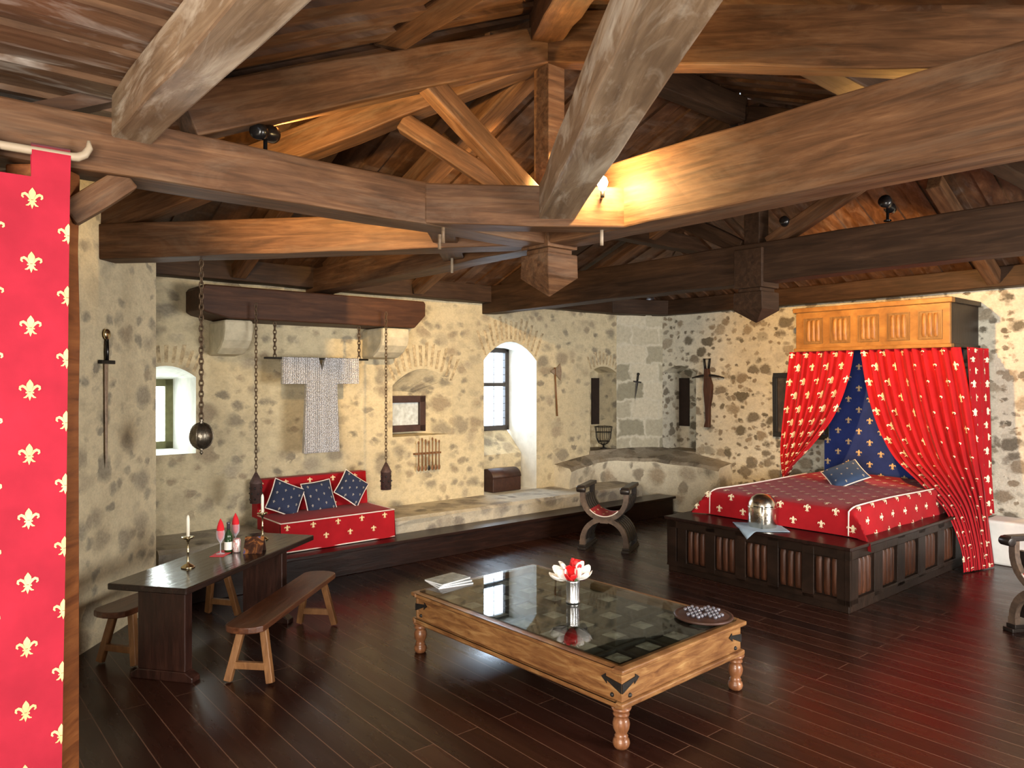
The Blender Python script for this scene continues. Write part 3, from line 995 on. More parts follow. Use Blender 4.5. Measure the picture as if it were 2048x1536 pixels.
rafter('dark rafter of the farther truss descending to the right in front of the roof boards', W(6.55, .7), 3.5, W(6.55, VR - .1), 4.68, .2, .24, BEAM_DARK)
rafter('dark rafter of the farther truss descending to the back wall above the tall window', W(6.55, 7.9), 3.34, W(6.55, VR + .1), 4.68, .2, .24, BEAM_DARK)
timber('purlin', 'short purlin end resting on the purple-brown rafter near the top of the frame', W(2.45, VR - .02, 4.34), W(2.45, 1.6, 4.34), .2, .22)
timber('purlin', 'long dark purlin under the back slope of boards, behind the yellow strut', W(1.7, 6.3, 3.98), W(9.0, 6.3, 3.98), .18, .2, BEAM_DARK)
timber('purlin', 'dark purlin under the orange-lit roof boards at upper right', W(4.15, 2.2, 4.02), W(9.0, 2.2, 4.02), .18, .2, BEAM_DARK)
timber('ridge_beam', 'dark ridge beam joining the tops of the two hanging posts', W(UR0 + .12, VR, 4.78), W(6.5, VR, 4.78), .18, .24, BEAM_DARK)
# common rafters on the back slope
for k, (uu, lab) in enumerate(((2.9, 'narrow rafter on the back slope, first left of the tall centre post'), (5.2, 'narrow rafter on the back slope, just right of the tall centre post'), (7.6, 'narrow rafter on the back slope above the corner niches'))):
    tv = VR + max(.15, (.463 / .39) * max(0, UR0 - uu)) + (max(0, uu - UR1) * .46 / .39)
    z0_ = ZR - .39 * (tv - VR) - .17
    timber('rafter', lab, W(uu, 8.1, ZR - .39 * (8.1 - VR) - .17), W(uu, tv + .05, z0_ - .02), .14, .16, BEAM)
timber('rafter', 'narrow rafter on the right slope, over the right-hand part of the bed', W(9.9, 3.0, ZR - .46 * 3.3 - .17), W(8.1, 3.0, ZR - .46 * 1.5 - .17), .14, .16, BEAM)


def king_post(label, u, v, ztop, zpend, zneck, mat):
    t = thing('hanging_post', label, 'post', W(u, v, 0), TH)
    mb = MB(); mb.box(-.085, .085, -.085, .085, zneck + .35, ztop); mb.build('shaft', mat, t, bevel=.008)
    mb = MB()
    s = .155
    mb.box(-s, s, -s, s, zneck - .02, zneck + .36)
    mb.box(-s + .03, s - .03, -s + .03, s - .03, zneck - .06, zneck - .02)
    mb.box(-s, s, -s, s, zneck - .24, zneck - .06)
    q = s
    mb.add([(-q, -q, zneck - .24), (q, -q, zneck - .24), (q, q, zneck - .24), (-q, q, zneck - .24), (0, 0, zpend)],
           [(0, 1, 4), (1, 2, 4), (2, 3, 4), (3, 0, 4)])
    mb.build('pendant', mat, t, bevel=.008)
    return t


king_post('tall centre post with a stepped pointed pendant, nearer of the two hanging posts', UR0, VR, 4.86, 2.74, 3.12, BEAM)
king_post('farther dark hanging post with a blunt pendant, left of the bed canopy', 6.55, 4.05, 4.8, 2.66, 3.02, BEAM_DARK)
# struts from the post foot
def strut(label, p, q, w, h, mat=BEAM):
    return timber('strut', label, p, q, w, h, mat, cat='beam')
f0 = N1 + Vector((0, 0, 3.48))
a0 = W(UR0 - .12, VR, 3.45); a1 = W(UR0 - 1.15, VR, 4.13)
strut('dark strut in a V behind the purple-brown rafter, nearer the centre post', a0, a1, .12, .15)
c0 = N1 + DW * .14 + Vector((0, 0, 3.45)); c1_ = N1 + DW * 1.15 + Vector((0, 0, 4.13))
strut('bright yellow strut in a V left of the centre post', c0, c1_, .12, .15)
strut('small yellow-lit strut of the farther truss, above the bed', W(6.55, 3.9, 3.42), W(6.55, 2.7, 4.0), .12, .15)
strut('dark strut of the farther truss leaning left from its hanging post', W(6.55, 4.2, 3.42), W(6.55, 5.3, 4.02), .12, .15, BEAM_DARK)
# bolts hanging under the joints
for b_, pts in ((b1, [(.12, 0), (1.2, 0)]), (b2, [(.15, 0), (1.3, 0)])):
    for (x, y) in pts:
        mb = MB(); mb.lathe([(.012, -.24), (.012, -.1)], 8, (x, y, 0)); mb.build('bolt', BEAM_DUSTY, b_)

# post and knee brace beside the banner
timber('post', 'reddish-brown upright post at the edge of the red banner', W(.565, VR, 0), W(.565, VR, ZS), .24, .2, ORANGEWOOD, up=(0, 1, 0), cat='post')
timber('knee_brace', 'small brown knee brace under the banner beam beside the post', W(.66, VR, 2.90), W(.93, VR, ZS + .01), .16, .12, BEAM, cat='beam')

# ================================================================== STONE FITTINGS
SOF0, SOF1 = 3.10, 4.46     # daybed extent along u
def tilted_block(mb, u0, u1, v0, v1, z0, z1, n=18, j=.012):
    for i in range(n):
        pass
def stone_run(label, u0, u1, v0, v1, z0, z1, mat=STONE, name='stone_bench', cat='bench'):
    mb = MB()
    n = max(2, int((u1 - u0) / .28))
    rows = []
    for i in range(n + 1):
        u = lerp(u0, u1, i / n)
        j = lambda s: random.uniform(-s, s)
        rows.append([(u, v0 + .03 + j(.012), z0), (u, v0 + j(.014), z1 - .09), (u, v0 - .012 + j(.012), z1 - .03), (u, v0 + .03 + j(.01), z1 + j(.008)), (u, (v0 + v1) / 2, z1 + j(.008)), (u, v1, z1 + .005), (u, v1, z0)])
    k = len(rows[0])
    vs_ = [p for r_ in rows for p in r_]
    fs = [tuple(range(k)), tuple(n * k + q for q in range(k))[::-1]]
    for i in range(n):
        for q in range(k):
            q2 = (q + 1) % k
            fs.append((i * k + q, (i + 1) * k + q, (i + 1) * k + q2, i * k + q2))
    mb.add(vs_, fs)
    return tag(mb.build(name, mat, M=ROOM), label, cat)


VD, VB = 7.22, 7.56
stone_run('long low stone bench along the back wall, between the red daybed and the corner', SOF1 + .02, 9.0, VB, VA, .0, .46)
stone_run('short stone bench on the left of the red daybed, behind the dining table', 1.95, SOF0 - .02, VB, VA, .0, .46)
mb = MB()
mb.box(1.9, 9.36, VD + .02, VB - .01, 0, .25)
mb.box(1.9, 9.39, VD - .015, VB - .01, .25, .285)
tag(mb.build('platform_step', DARKWOOD, M=ROOM, bevel=.006), 'dark wooden step platform running along the foot of the stone bench', 'platform')

# corner ledge: concave stone shelf between the two walls
uA_ = onv(1139, 900, VA - .34)[0]; pA = W(uA_, VA - .34); qA = W(uA_, VA)
vB2, _ = onu(1440, 900, UB - .32); pB = W(UB - .32, vB2); qB = W(UB, vB2)
mb = MB()
corner = [W(unr, VA + .0), W(UB, vbr)]
n = 16
rows = []
midf = Vector((1.86, 12.05, 0))
for i in range(n + 1):
    t = i / n
    p = (1 - t) ** 2 * pA + 2 * t * (1 - t) * (2 * midf - .5 * (pA + pB)) + t * t * pB
    # back edge follows walls
    if t < .38:
        q = lerp(qA, corner[0], t / .38)
    elif t < .62:
        q = lerp(corner[0], corner[1], (t - .38) / .24)
    else:
        q = lerp(corner[1], qB, (t - .62) / .38)
    zf_ = .76 + .08 * math.sin(math.pi * t) + random.uniform(-.012, .012)
    zb_ = .80 + .17 * math.sin(math.pi * t)
    out = (p - q)
    if out.length > .01:
        out.normalize()
    rows.append([(p.x, p.y, .0), (p.x, p.y, zf_ - .22), (p.x + out.x * .04, p.y + out.y * .04, zf_ - .05), (p.x, p.y, zf_), (q.x, q.y, zb_), (q.x, q.y, 0)])
k = 6
vs_ = [p for r_ in rows for p in r_]
fs = [tuple(range(k)), tuple(n * k + q for q in range(k))[::-1]]
fmats = [0, 0]
for i in range(n):
    for q in range(k):
        q2 = (q + 1) % k
        fs.append((i * k + q, (i + 1) * k + q, (i + 1) * k + q2, i * k + q2))
mb.add(vs_, fs)
for idx in range(2, len(mb.f)):
    mb.m[idx] = 1 if (idx - 2) % 6 in (2, 3) else 0
tag(mb.build('stone_ledge', [LEDGE_FACE, LEDGE_STONE]), 'curved high stone ledge filling the corner below the two shuttered niches', 'ledge')
# low block finishing the ledge at the niche floors
mb = MB()
mb.box(unl - .02, unr, VA - .02, VA + .42, .3, .96)
o = mb.build('trim_1', LEDGE_STONE, M=ROOM); structure(o)
mb = MB()
mb.box(UB - .02, UB + .48, vn0, vbr, .3, .93)
o = mb.build('trim_2', LEDGE_STONE, M=ROOM); structure(o)
# ledge under the right wall
vq, _ = onz(1955, 1130, 0), 0
mb = MB()
mb.box(9.62, UB, -1.5, 3.05, 0, .50)
tag(mb.build('stone_ledge', WHITESTONE, M=ROOM, bevel=.03), 'whitewashed low ledge at the foot of the right wall, right of the bed curtain', 'ledge')

# mantel beam on two corbels
MV = 7.78
ML, MR = 2.42, 5.12
mb = MB()
prof = [(ML, 2.82), (ML, 3.04), (ML + .03, 3.08), (MR - .02, 3.08), (MR, 3.05), (MR, 2.90), (MR - .16, 2.74), (ML + .28, 2.74), (ML + .05, 2.79)]
mb.prism(prof, MV, VA + .02, lambda a, b_, t: (a, t, b_))
tag(mb.build('mantel_beam', wood('mantel_wood', (0.026, 0.010, 0.005), (0.060, 0.023, 0.010), (0.11, 0.045, 0.02), 0.55, (1, 9, 9), None, 0.2), M=ROOM, bevel=.015), 'thick dark wooden mantel beam with cut ends, above the chain mail shirt', 'beam')
for (pa, pb, lab) in ((441, 503, 'rounded pale stone corbel under the left end of the mantel beam'), (757, 814, 'rounded pale stone corbel under the right end of the mantel beam')):
    ua_, _ = onv(pa, 690, MV + .1); ub_, _ = onv(pb, 690, MV + .1)
    ua_ += .02
    mb = MB()
    pr = [(VA + .02, 2.36), (VA + .02, 2.735), (MV + .04, 2.735), (MV + .03, 2.62), (MV + .07, 2.52), (MV + .16, 2.44), (MV + .28, 2.38)]
    mb.prism(pr, ua_, ub_, lambda a, b_, t: (t, a, b_))
    tag(mb.build('stone_corbel', CORBEL, M=ROOM, bevel=.03), lab, 'corbel')

# ================================================================== HANGING THINGS ON THE BACK WALL
# pole with two chains under the mantel, mail shirt over it
VM = 7.90
pl, zl_ = onv(528, 713, VM); pr_, zr_ = onv(736, 722, VM)
zp = (zl_ + zr_) / 2
t = thing('hanging_pole', 'thin iron pole hung on two short chains below the mantel beam', 'pole', W((pl + pr_) / 2, VM, zp), TH)
hw = (pr_ - pl) / 2
mb = MB(); mb.tube([(-hw, 0, 0), (hw, 0, 0)], .011, 8); mb.build('rod', IRON, t)
for x in (-hw + .12, hw - .12):
    mb = MB(); chain_links(mb, (x, 0, 2.735 - zp), 2.735 - zp, .06, .006, .017); mb.build('chain', RUST, t)
ul_, zt_ = onv(563, 718, VM); ur_, _ = onv(716, 722, VM); zb_ = onv(640, 905, VM)[1]
bl, _ = onv(606, 800, VM); brr, _ = onv(668, 800, VM); zsl = onv(640, 768, VM)[1]
ctr = (ul_ + ur_) / 2
bl, brr = ctr - (brr - bl) / 2 - .0, ctr + (brr - bl) / 2
out_ = [(ul_, zsl), (bl, zsl), (bl - .03, zb_), (brr + .03, zb_), (brr, zsl), (ur_, zsl), (ur_, zp + .015), (ctr + .04, zp + .015), (ctr, zp - .13), (ctr - .04, zp + .015), (ul_, zp + .015)]
mb = MB()
mb.prism(out_, -.03, .03, lambda a, b_, t_: W(a, VM + t_ + .0, b_))
mo_ = mb.build('mail_shirt', MAIL, bevel=.008)
tag(mo_, 'grey chain mail shirt with spread sleeves hanging on the wall', 'armour')


def lantern(px, ytop, ybot, v, label, ztop):
    u, zt = onv(px, ytop, v); _, zb = onv(px, ybot, v)
    h = zt - zb
    t = thing('chain_lantern', label, 'lantern', W(u, v, zb), TH, 'pierced lanterns under the mantel')
    mb = MB()
    r = .062
    mb.lathe([(r, 0), (r, h * .64), (r * 1.08, h * .65), (r * 1.05, h * .67), (.012, h)], 16)
    for a in range(6):
        for k in range(3):
            an = a * math.pi / 3 + (k % 2) * .5
            mb.ball((r * math.cos(an), r * math.sin(an), h * (.14 + .18 * k)), .011, 8, 6, 1)
    mb.build('body', [LANTERN, BLACKPAINT], t)
    mb = MB(); chain_links(mb, (0, 0, ztop - zb), ztop - zb - h, .055, .0045, .014); mb.build('chain', RUST, t)
    return t


lantern(512, 945, 1006, 7.66, 'dark pierced lantern on a long chain at the left of the red daybed', 2.9)
lantern(772, 925, 979, 7.66, 'brown pierced lantern on a long chain at the right of the red daybed', 2.9)
# pierced ball
bp = Vector((-2.5, 5.955, 1.65))
t = thing('hanging_ball', 'dark pierced metal ball on a chain in front of the small window', 'ornament', bp)
mb = MB(); mb.ball((0, 0, 0), (.094, .094, .105), 28, 18)
for k in range(8):
    a = k * math.pi / 4
    mb.tube([(.096 * math.cos(a) * math.sin(ph), .096 * math.sin(a) * math.sin(ph), -.107 * math.cos(ph)) for ph in [math.pi * q / 12 for q in range(1, 12)]], .004, 5)
mb.build('pierced_shell', PEWTER, t)
mb = MB(); mb.lathe([(.004, -.15), (.014, -.135), (.008, -.12), (.03, -.10)], 12); mb.build('finial', PEWTER, t)
mb = MB(); mb.lathe([(.03, .10), (.012, .115), (.02, .13), (.006, .15)], 12); mb.build('cap', PEWTER, t)
mb = MB(); chain_links(mb, (0, 0, 3.06 - 1.65), 3.06 - 1.65 - .14, .06, .006, .016); mb.build('chain', RUST, t)

# sword on the left wall
yS = 3.28 * 1480 / 811
t = thing('wall_sword', 'long medieval sword hung point down on the left wall', 'sword', (XL + .02, yS, 1.38))
mb = MB(); mb.add([(0, -.028, .85), (0, .028, .85), (0, .018, .12), (0, 0, 0), (0, -.018, .12), (.008, 0, .85), (.008, 0, .12)], [(0, 5, 6, 4), (5, 1, 2, 6), (4, 6, 3), (6, 2, 3), (0, 4, 3, 2, 1), (0, 1, 5)])
mb.build('blade', BLADE, t)
mb = MB(); mb.box(-.012, .02, -.10, .10, .85, .88); mb.build('crossguard', IRON, t, bevel=.004)
mb = MB(); mb.lathe([(.014, .88), (.017, .95), (.013, 1.05)], 10, (.004, 0, 0)); mb.build('grip', BLACKPAINT, t)
mb = MB(); mb.ball((.004, 0, 1.09), (.02, .045, .045), 14, 10); mb.build('pommel', BRASS, t)

# rack of little wooden tools
ua_, zr1_ = onv(826, 908, VA); ub_, _ = onv(878, 905, VA)
t = thing('tool_rack', 'small wooden wall rack holding seven slender wooden utensils', 'rack', W((ua_ + ub_) / 2, VA - .035, zr1_), TH)
mb = MB(); mb.box(-(ub_ - ua_) / 2, (ub_ - ua_) / 2, -.02, .035, -.012, .012); mb.build('rail', LEGWOOD, t, bevel=.003)
labs = ['leftmost utensil in the small wall rack', 'second utensil from the left in the small wall rack', 'third utensil from the left in the small wall rack', 'middle dark-tipped utensil in the small wall rack', 'third utensil from the right in the small wall rack', 'second utensil from the right in the small wall rack', 'rightmost utensil in the small wall rack']
for k in range(7):
    x = lerp(ua_, ub_, (k + .8) / 7.6)
    hh = .15 + .02 * ((k * 5) % 3)
    o = thing('wooden_utensil', 'slender ' + labs[k], 'utensil', W(x, VA - .065, zr1_), TH, 'utensils in the wall rack')
    mb = MB(); mb.tube([(0, 0, hh), (0, 0, -.16)], [.006, .008], 8); mb.ball((0, 0, hh), (.014, .01, .022), 8, 6); mb.build('handle', LEGWOOD, o)
    mb = MB(); mb.ball((0, 0, -.19), (.02, .01, .04), 10, 8); mb.build('bowl', IRON if k == 3 else LEGWOOD, o)

# battle axe
ua_, za_ = onv(1107, 735, VA); ub_, zb2 = onv(1111, 832, VA)
t = thing('battle_axe', 'long-handled battle axe hung on the wall right of the tall window', 'axe', W(ua_, VA - .03, zb2), TH)
hh = za_ - zb2
mb = MB(); mb.tube([(.05, 0, 0), (0, 0, hh)], [.013, .012], 10); mb.build('shaft', LEGWOOD, t)
mb = MB(); mb.prism([(-.09, hh - .05), (0, hh - .02), (.06, hh + .01), (.11, hh + .06), (.14, hh - .06), (.12, hh - .2), (.05, hh - .13), (0, hh - .11), (-.08, hh - .07)], -.008, .008, lambda a, b_, t_: (a, t_, b_)); mb.build('axe_head', BLADE, t)

# fleur: chest in the tall window alcove
cu0_, _ = onv(986, 985, VA + .05); cu1_, _ = onv(1042, 985, VA + .05); cu = (cu0_ + cu1_) / 2; chw = (cu1_ - cu0_) / 2
t = thing('small_chest', 'small dark leather chest with a rounded lid below the tall window', 'chest', W(cu, VA + .20, .468), TH)
mb = MB(); mb.box(-chw, chw, -.15, .15, 0, .2); mb.build('body', FRAMEBROWN, t, bevel=.01)
mb = MB(); mb.prism([(.152 * math.cos(a), .2 + .13 * math.sin(a)) for a in [math.pi * k / 12 for k in range(13)]], -chw - .003, chw + .003, lambda a, b_, t_: (t_, a, b_), smooth=True); mb.build('lid', FRAMEBROWN, t)

# dagger on the corner pier
dv = (W(unr, VA) + W(UB, vbr)) / 2
pd = (W(UB, vbr) - W(unr, VA)).normalized()
ang = math.atan2(pd.y, pd.x)
k_ = (1275 - 1024) / FP
A_ = W(unr, VA)
s_ = (k_ * A_.y - A_.x) / (pd.x - k_ * pd.y)
D_ = A_ + pd * s_
nrm = Vector((pd.y, -pd.x, 0))
zd = EYE + 10 / FP * D_.y
t = thing('wall_dagger', 'dark dagger hung point down on the corner pier between the two niches', 'dagger', D_ + nrm * .025 + Vector((0, 0, zd)), ang)
t.rotation_euler = (0, R(8), ang)
mb = MB(); mb.add([(-.02, 0, -.13), (.02, 0, -.13), (0, 0, -.46), (0, -.008, -.13)], [(0, 3, 2), (3, 1, 2), (0, 2, 1), (0, 1, 3)]); mb.build('blade', IRON, t)
mb = MB(); mb.box(-.07, .07, -.012, .01, -.13, -.105); mb.build('crossguard', IRON, t, bevel=.003)
mb = MB(); mb.lathe([(.014, -.105), (.018, -.05), (.013, 0)], 10); mb.ball((0, 0, .015), .024, 10, 8); mb.build('hilt', IRON, t)

# crossbow on the right wall
vx, zx0 = onu(1418, 718, UB); _, zx1 = onu(1428, 855, UB)
t = thing('wall_crossbow', 'old wooden crossbow hung upright on the right wall beside the narrow niche', 'crossbow', W(UB - .05, vx, zx1), TH + R(-90))
H = zx0 - zx1
mb = MB()
st = [(-.05, 0), (.0, 0), (.05, .0), (.055, .3 * H), (.09, .45 * H), (.10, .62 * H), (.06, .72 * H), (.03, .86 * H), (-.045, .86 * H), (-.05, .7 * H), (-.06, .55 * H), (-.03, .3 * H), (-.02, .1 * H)]
mb.prism(st, -.03, .035, lambda a, b_, t_: (a, t_, b_)); mb.build('stock', wood('crossbow_wood', (.025, .011, .007), (.06, .022, .011), (.11, .042, .02), .4, (9, 9, 2)), t, bevel=.01)
mb = MB(); mb.tube([(.02 + x, -.01, .76 * H - (abs(x) * .9) ** 2 * .55) for x in [-.30, -.2, -.12, -.05, 0, .05, .12, .2, .30]], [.012, .015, .018, .02, .02, .02, .018, .015, .012], 8); mb.build('prod', IRON, t)
mb = MB(); mb.tube([(-.25, -.045, .73 * H), (0.02, -.045, .725 * H), (.29, -.045, .73 * H)], .004, 6); mb.build('string', RUST, t)
mb = MB(); mb.tube([(-.035, 0, .86 * H), (-.055, 0, H), (.05, 0, H), (.03, 0, .86 * H)], .02, 8); mb.build('stirrup', IRON, t)

# dark painting
va_, zt_ = onu(1549, 746, UB); _, zb_ = onu(1552, 873, UB)
w_ = .86
t = thing('framed_painting', 'dark framed standing-figure painting half hidden by the left bed curtain', 'painting', W(UB - .03, va_ - w_ / 2, zb_), TH + R(-90))
h_ = zt_ - zb_
mb = MB(); f_ = .07
mb.box(-w_ / 2, w_ / 2, -.02, .03, 0, f_); mb.box(-w_ / 2, w_ / 2, -.02, .03, h_ - f_, h_); mb.box(-w_ / 2, -w_ / 2 + f_, -.02, .03, f_, h_ - f_); mb.box(w_ / 2 - f_, w_ / 2, -.02, .03, f_, h_ - f_)
mb.build('frame', BLACKPAINT, t, bevel=.006)
m, nt, b = newmat('dark_canvas')
nn = noise(nt, mapped(nt, (4, 4, 2)), 2.2, 5, .6, 1.0)
nt.links.new(ramp(nt, nn, [(.3, (.012, .010, .009)), (.55, (.05, .038, .03)), (.8, (.15, .11, .075))]), b.inputs['Base Color']); b.inputs['Roughness'].default_value = .5
mb = MB(); mb.box(-w_ / 2 + f_, w_ / 2 - f_, .0, .028, f_, h_ - f_); mb.build('canvas', m, t)

# iron fire basket on the corner ledge
fb = W(*onv(1207, 860, VA + .12)[:1], VA + .12)
t = thing('fire_basket', 'small round iron fire basket standing in the left corner niche', 'basket', (fb.x, fb.y, .965))
mb = MB()
for k in range(12):
    a = k * math.pi / 6
    mb.tube([(r_ * math.cos(a), r_ * math.sin(a), z_) for r_, z_ in ((.02, .06), (.08, .09), (.12, .17), (.13, .27), (.145, .36))], .005, 5)
for r_, z_ in ((.13, .27), (.146, .36), (.10, .12)):
    mb.tube([(r_ * math.cos(a), r_ * math.sin(a), z_) for a in [2 * math.pi * q / 20 for q in range(20)]], .006, 5, True)
mb.build('cage', IRON, t)
mb = MB(); mb.lathe([(.06, 0), (.05, .012), (.015, .02), (.015, .07)], 14); mb.build('foot', IRON, t)

# ================================================================== LAMPS
def spot(name, pos, target, power, color, angle, blend=.4, size=.04):
    d = bpy.data.lights.new(name, 'SPOT')
    d.energy, d.color, d.spot_size, d.spot_blend, d.shadow_soft_size = power, color, R(angle), blend, size
    o = bpy.data.objects.new(name, d); COL.objects.link(o)
    o.location = pos
    o.rotation_euler = (Vector(target) - Vector(pos)).to_track_quat('-Z', 'Y').to_euler()
    return o


WARM = (1.0, 0.62, 0.22)


def spotlamp(label, pos, target, power, angle, base_z, color=WARM):
    """black can spotlight on a stem"""
    pos = Vector(pos); d = (Vector(target) - pos).normalized()
    t = thing('spotlight', label, 'lamp', (pos.x, pos.y, base_z))
    lp = pos - Vector((pos.x, pos.y, base_z))
    q = d.to_track_quat('Z', 'Y').to_matrix().to_4x4()
    M = Matrix.Translation(lp) @ q
    mb = MB(); mb.lathe([(.02, -.11), (.042, -.105), (.047, -.05), (.03, -.02), (.04, 0), (.052, .06), (.052, .085)], 18, M=M); mb.build('housing', BLACKPAINT, t)
    mb = MB(); mb.lathe([(.03, 0), (.03, .012), (.012, .016), (.012, lp.z - .02)], 12); mb.build('stem', BLACKPAINT, t)
    spot('spot_beam', pos + d * .1, target, power, color, angle)
    return t


s1 = W(1.66, VR, 0); s1.z = 3.53
spotlamp('black spotlight standing on the banner beam, aimed at the back wall', s1, W(3.4, 5.6, 4.0), 160, 110, ZS + BH)
s3 = W(4.02, 3.85, 0); s3.z = 3.76
spotlamp('black spotlight half hidden behind the glowing bulb', s3, W(3.5, 7.8, 2.4), 400, 110, ZS + .46)
s2 = W(6.55, 3.72, 3.58)
spotlamp('black spotlight standing on the farther tie beam, aimed at the bed canopy', s2, W(9.3, 4.2, 2.7), 400, 76, 3.44, (1.0, .54, .17))
s4 = W(6.45, 2.75, 3.58)
spotlamp('black spotlight on the farther tie beam, aimed up at the roof boards', s4, W(4.2, 2.5, 4.2), 70, 85, 3.44, (1.0, .48, .12))
# bare bulb beside the pale beam
bu = Vector((.595, 4.87, 3.33))
t = thing('bulb_lamp', 'glowing bare bulb between the pale beam and the right-hand tie beam', 'lamp', (bu.x, bu.y, 3.30))
mb = MB(); mb.lathe([(.014, .0), (.014, .05)], 12); mb.bar((0, 0, .01), (0, .16, .01), .016, .016); mb.build('socket', BLACKPAINT, t)
mb = MB(); mb.lathe([(.012, .045), (.02, .055), (.034, .085), (.036, .105), (.026, .13), (.008, .142)], 18); mb.build('bulb', BULB, t)
d = bpy.data.lights.new('bulb_light', 'POINT'); d.energy = 45; d.color = (1.0, .68, .28); d.shadow_soft_size = .05
o = bpy.data.objects.new('bulb_light', d); COL.objects.link(o); o.location = (bu.x + .02, bu.y - .08, 3.40)

exec_sections = []

# ================================================================== BANNER
VBn = 4.0
ub0, ub1 = -.62, .645
zbt = 3.03
def bsurf(a, b_):
    u = ub0 + a
    z = zbt - b_
    k = b_ / 2.9
    return W(u - .035 * k * a / 1.26, VBn + .018 * math.sin(u * 5 + .6 * b_) * k + .02 * k * math.sin(b_ * 2.3 + u * 3), z)
LU, LV = ub1 - ub0, 2.88
mb = MB()
mb.grid(lambda s, t_: bsurf(s * LU, t_ * LV), 20, 40)
fleurs_on(mb, bsurf, LU, LV,   .145, .292, .098, 1, .004, False, x0=LU - .15 - .145 * 8, y0=.10 + .0)
ban = mb.build('red_banner', [RED_BANNER, plain('banner_gold', (0.78, 0.52, 0.24), 0.55, 0, .4, .3, 9)], solid=0)
tag(ban, 'tall red banner with gold lilies hanging at the left edge', 'banner')
for k in range(6):
    uc0 = ub1 - .155 - k * .275
    mb = MB()
    pts = [(VBn, zbt), (VBn - .012, 3.1), (VBn - .02, 3.15), (VBn + .0, 3.185), (VBn + .03, 3.16), (VBn + .02, 3.08), (VBn + .004, zbt)]
    for i in range(len(pts) - 1):
        a, c = pts[i], pts[i + 1]
        mb.add([W(uc0, a[0], a[1]), W(uc0 + .155, a[0], a[1]), W(uc0 + .155, c[0], c[1]), W(uc0, c[0], c[1])], [(0, 1, 2, 3)], 0, True)
    mb.build('loop_tab', RED_BANNER, ban)
mb = MB()
for a, b_ in ((.0, .5), ):
    pass
zc_ = 3.15
mb.tube([W(-.8, VBn, zc_), W(.2, VBn, zc_), W(.64, VBn, zc_), W(.675, VBn, zc_ + .003), W(.705, VBn, zc_ + .02), W(.725, VBn, zc_ + .055), W(.722, VBn, zc_ + .09)], [.02, .02, .02, .021, .019, .016, .007], 12)
tag(mb.build('banner_rod', ANTLER), 'pale wooden rod with an upturned end carrying the red banner', 'rod')

# ================================================================== DINING TABLE AND BENCHES
tA = onz(218, 1162, .7); tB = onz(372, 1178, .7); tC = onz(628, 1070, .7)
ax = (tC - tB); ln = ax.length; rz = math.atan2(ax.y, ax.x)
wd = .62
ctr = tB + ax * .5 + Vector((-math.sin(rz), math.cos(rz), 0)) * wd / 2
t = thing('dining_table', 'dark wooden trestle dining table set with candles beside the left wall', 'table', (ctr.x, ctr.y, 0), rz)
mb = MB(); c_ = .05
mb.prism([(-ln / 2, -wd / 2), (ln / 2, -wd / 2), (ln / 2, wd / 2 - .1), (ln / 2 - .07, wd / 2), (-ln / 2, wd / 2)], .655, .70, lambda a, b_, t_: (a, b_, t_))
mb.build('tabletop', TABLETOP, t, bevel=.008)
for x in (-ln / 2 + .19, ln / 2 - .3):
    mb = MB(); mb.box(x - .04, x + .04, -.19, .19, .07, .655); mb.build('leg', wood('trestle_wood', (.010, .004, .003), (.028, .010, .007), (.055, .021, .014), .35, (12, 12, 2)) if 'trestle_wood' not in MATS else MATS['trestle_wood'], t, bevel=.006)
    mb = MB(); mb.prism([(-.25, 0), (.25, 0), (.25, .035), (.19, .07), (-.19, .07), (-.25, .035)], x - .045, x + .045, lambda a, b_, t_: (t_, a, b_)); mb.build('foot', MATS['trestle_wood'], t, bevel=.006)


def bench(label, p, q, cat='bench'):
    p, q = Vector(p), Vector(q)
    d = q - p; L = d.length; r = math.atan2(d.y, d.x)
    c = (p + q) / 2
    t = thing('wooden_bench', label, cat, (c.x, c.y, 0), r, 'benches at the dining table')
    mb = MB(); w = .14
    poly = [(-L / 2 + .05, -w), (L / 2 - .05, -w)] + [(L / 2 - .05 + .09 * math.cos(a), w * math.sin(a)) for a in [R(-75), R(-50), R(-25), 0, R(25), R(50), R(75)]] + [(L / 2 - .05, w), (-L / 2 + .05, w)] + [(-L / 2 + .05 - .09 * math.cos(a), w * math.sin(a)) for a in [R(75), R(50), R(25), 0, R(-25), R(-50), R(-75)]]
    mb.prism(poly, .385, .43, lambda a, b_, t_: (a, b_, t_)); mb.build('seat', BENCHWOOD, t, bevel=.008)
    for sx in (-1, 1):
        for sy in (-1, 1):
            mb = MB(); mb.bar((sx * (L / 2 - .16), sy * .075, .388), (sx * (L / 2 - .1), sy * .155, 0.012), .05, .045, (1, 0, 0)); mb.build('leg', LEGWOOD, t, bevel=.004)
        mb = MB(); mb.bar((sx * (L / 2 - .115), -.13, .12), (sx * (L / 2 - .115), .13, .12), .035, .05); mb.build('stretcher', LEGWOOD, t, bevel=.004)
    return t


bench('long wooden bench on the open side of the dining table', (-1.83, 5.02, 0), (-1.66, 6.45, 0))
bench('wooden bench between the dining table and the left wall', (-2.93, 5.35, 0), (-2.56, 6.72, 0))


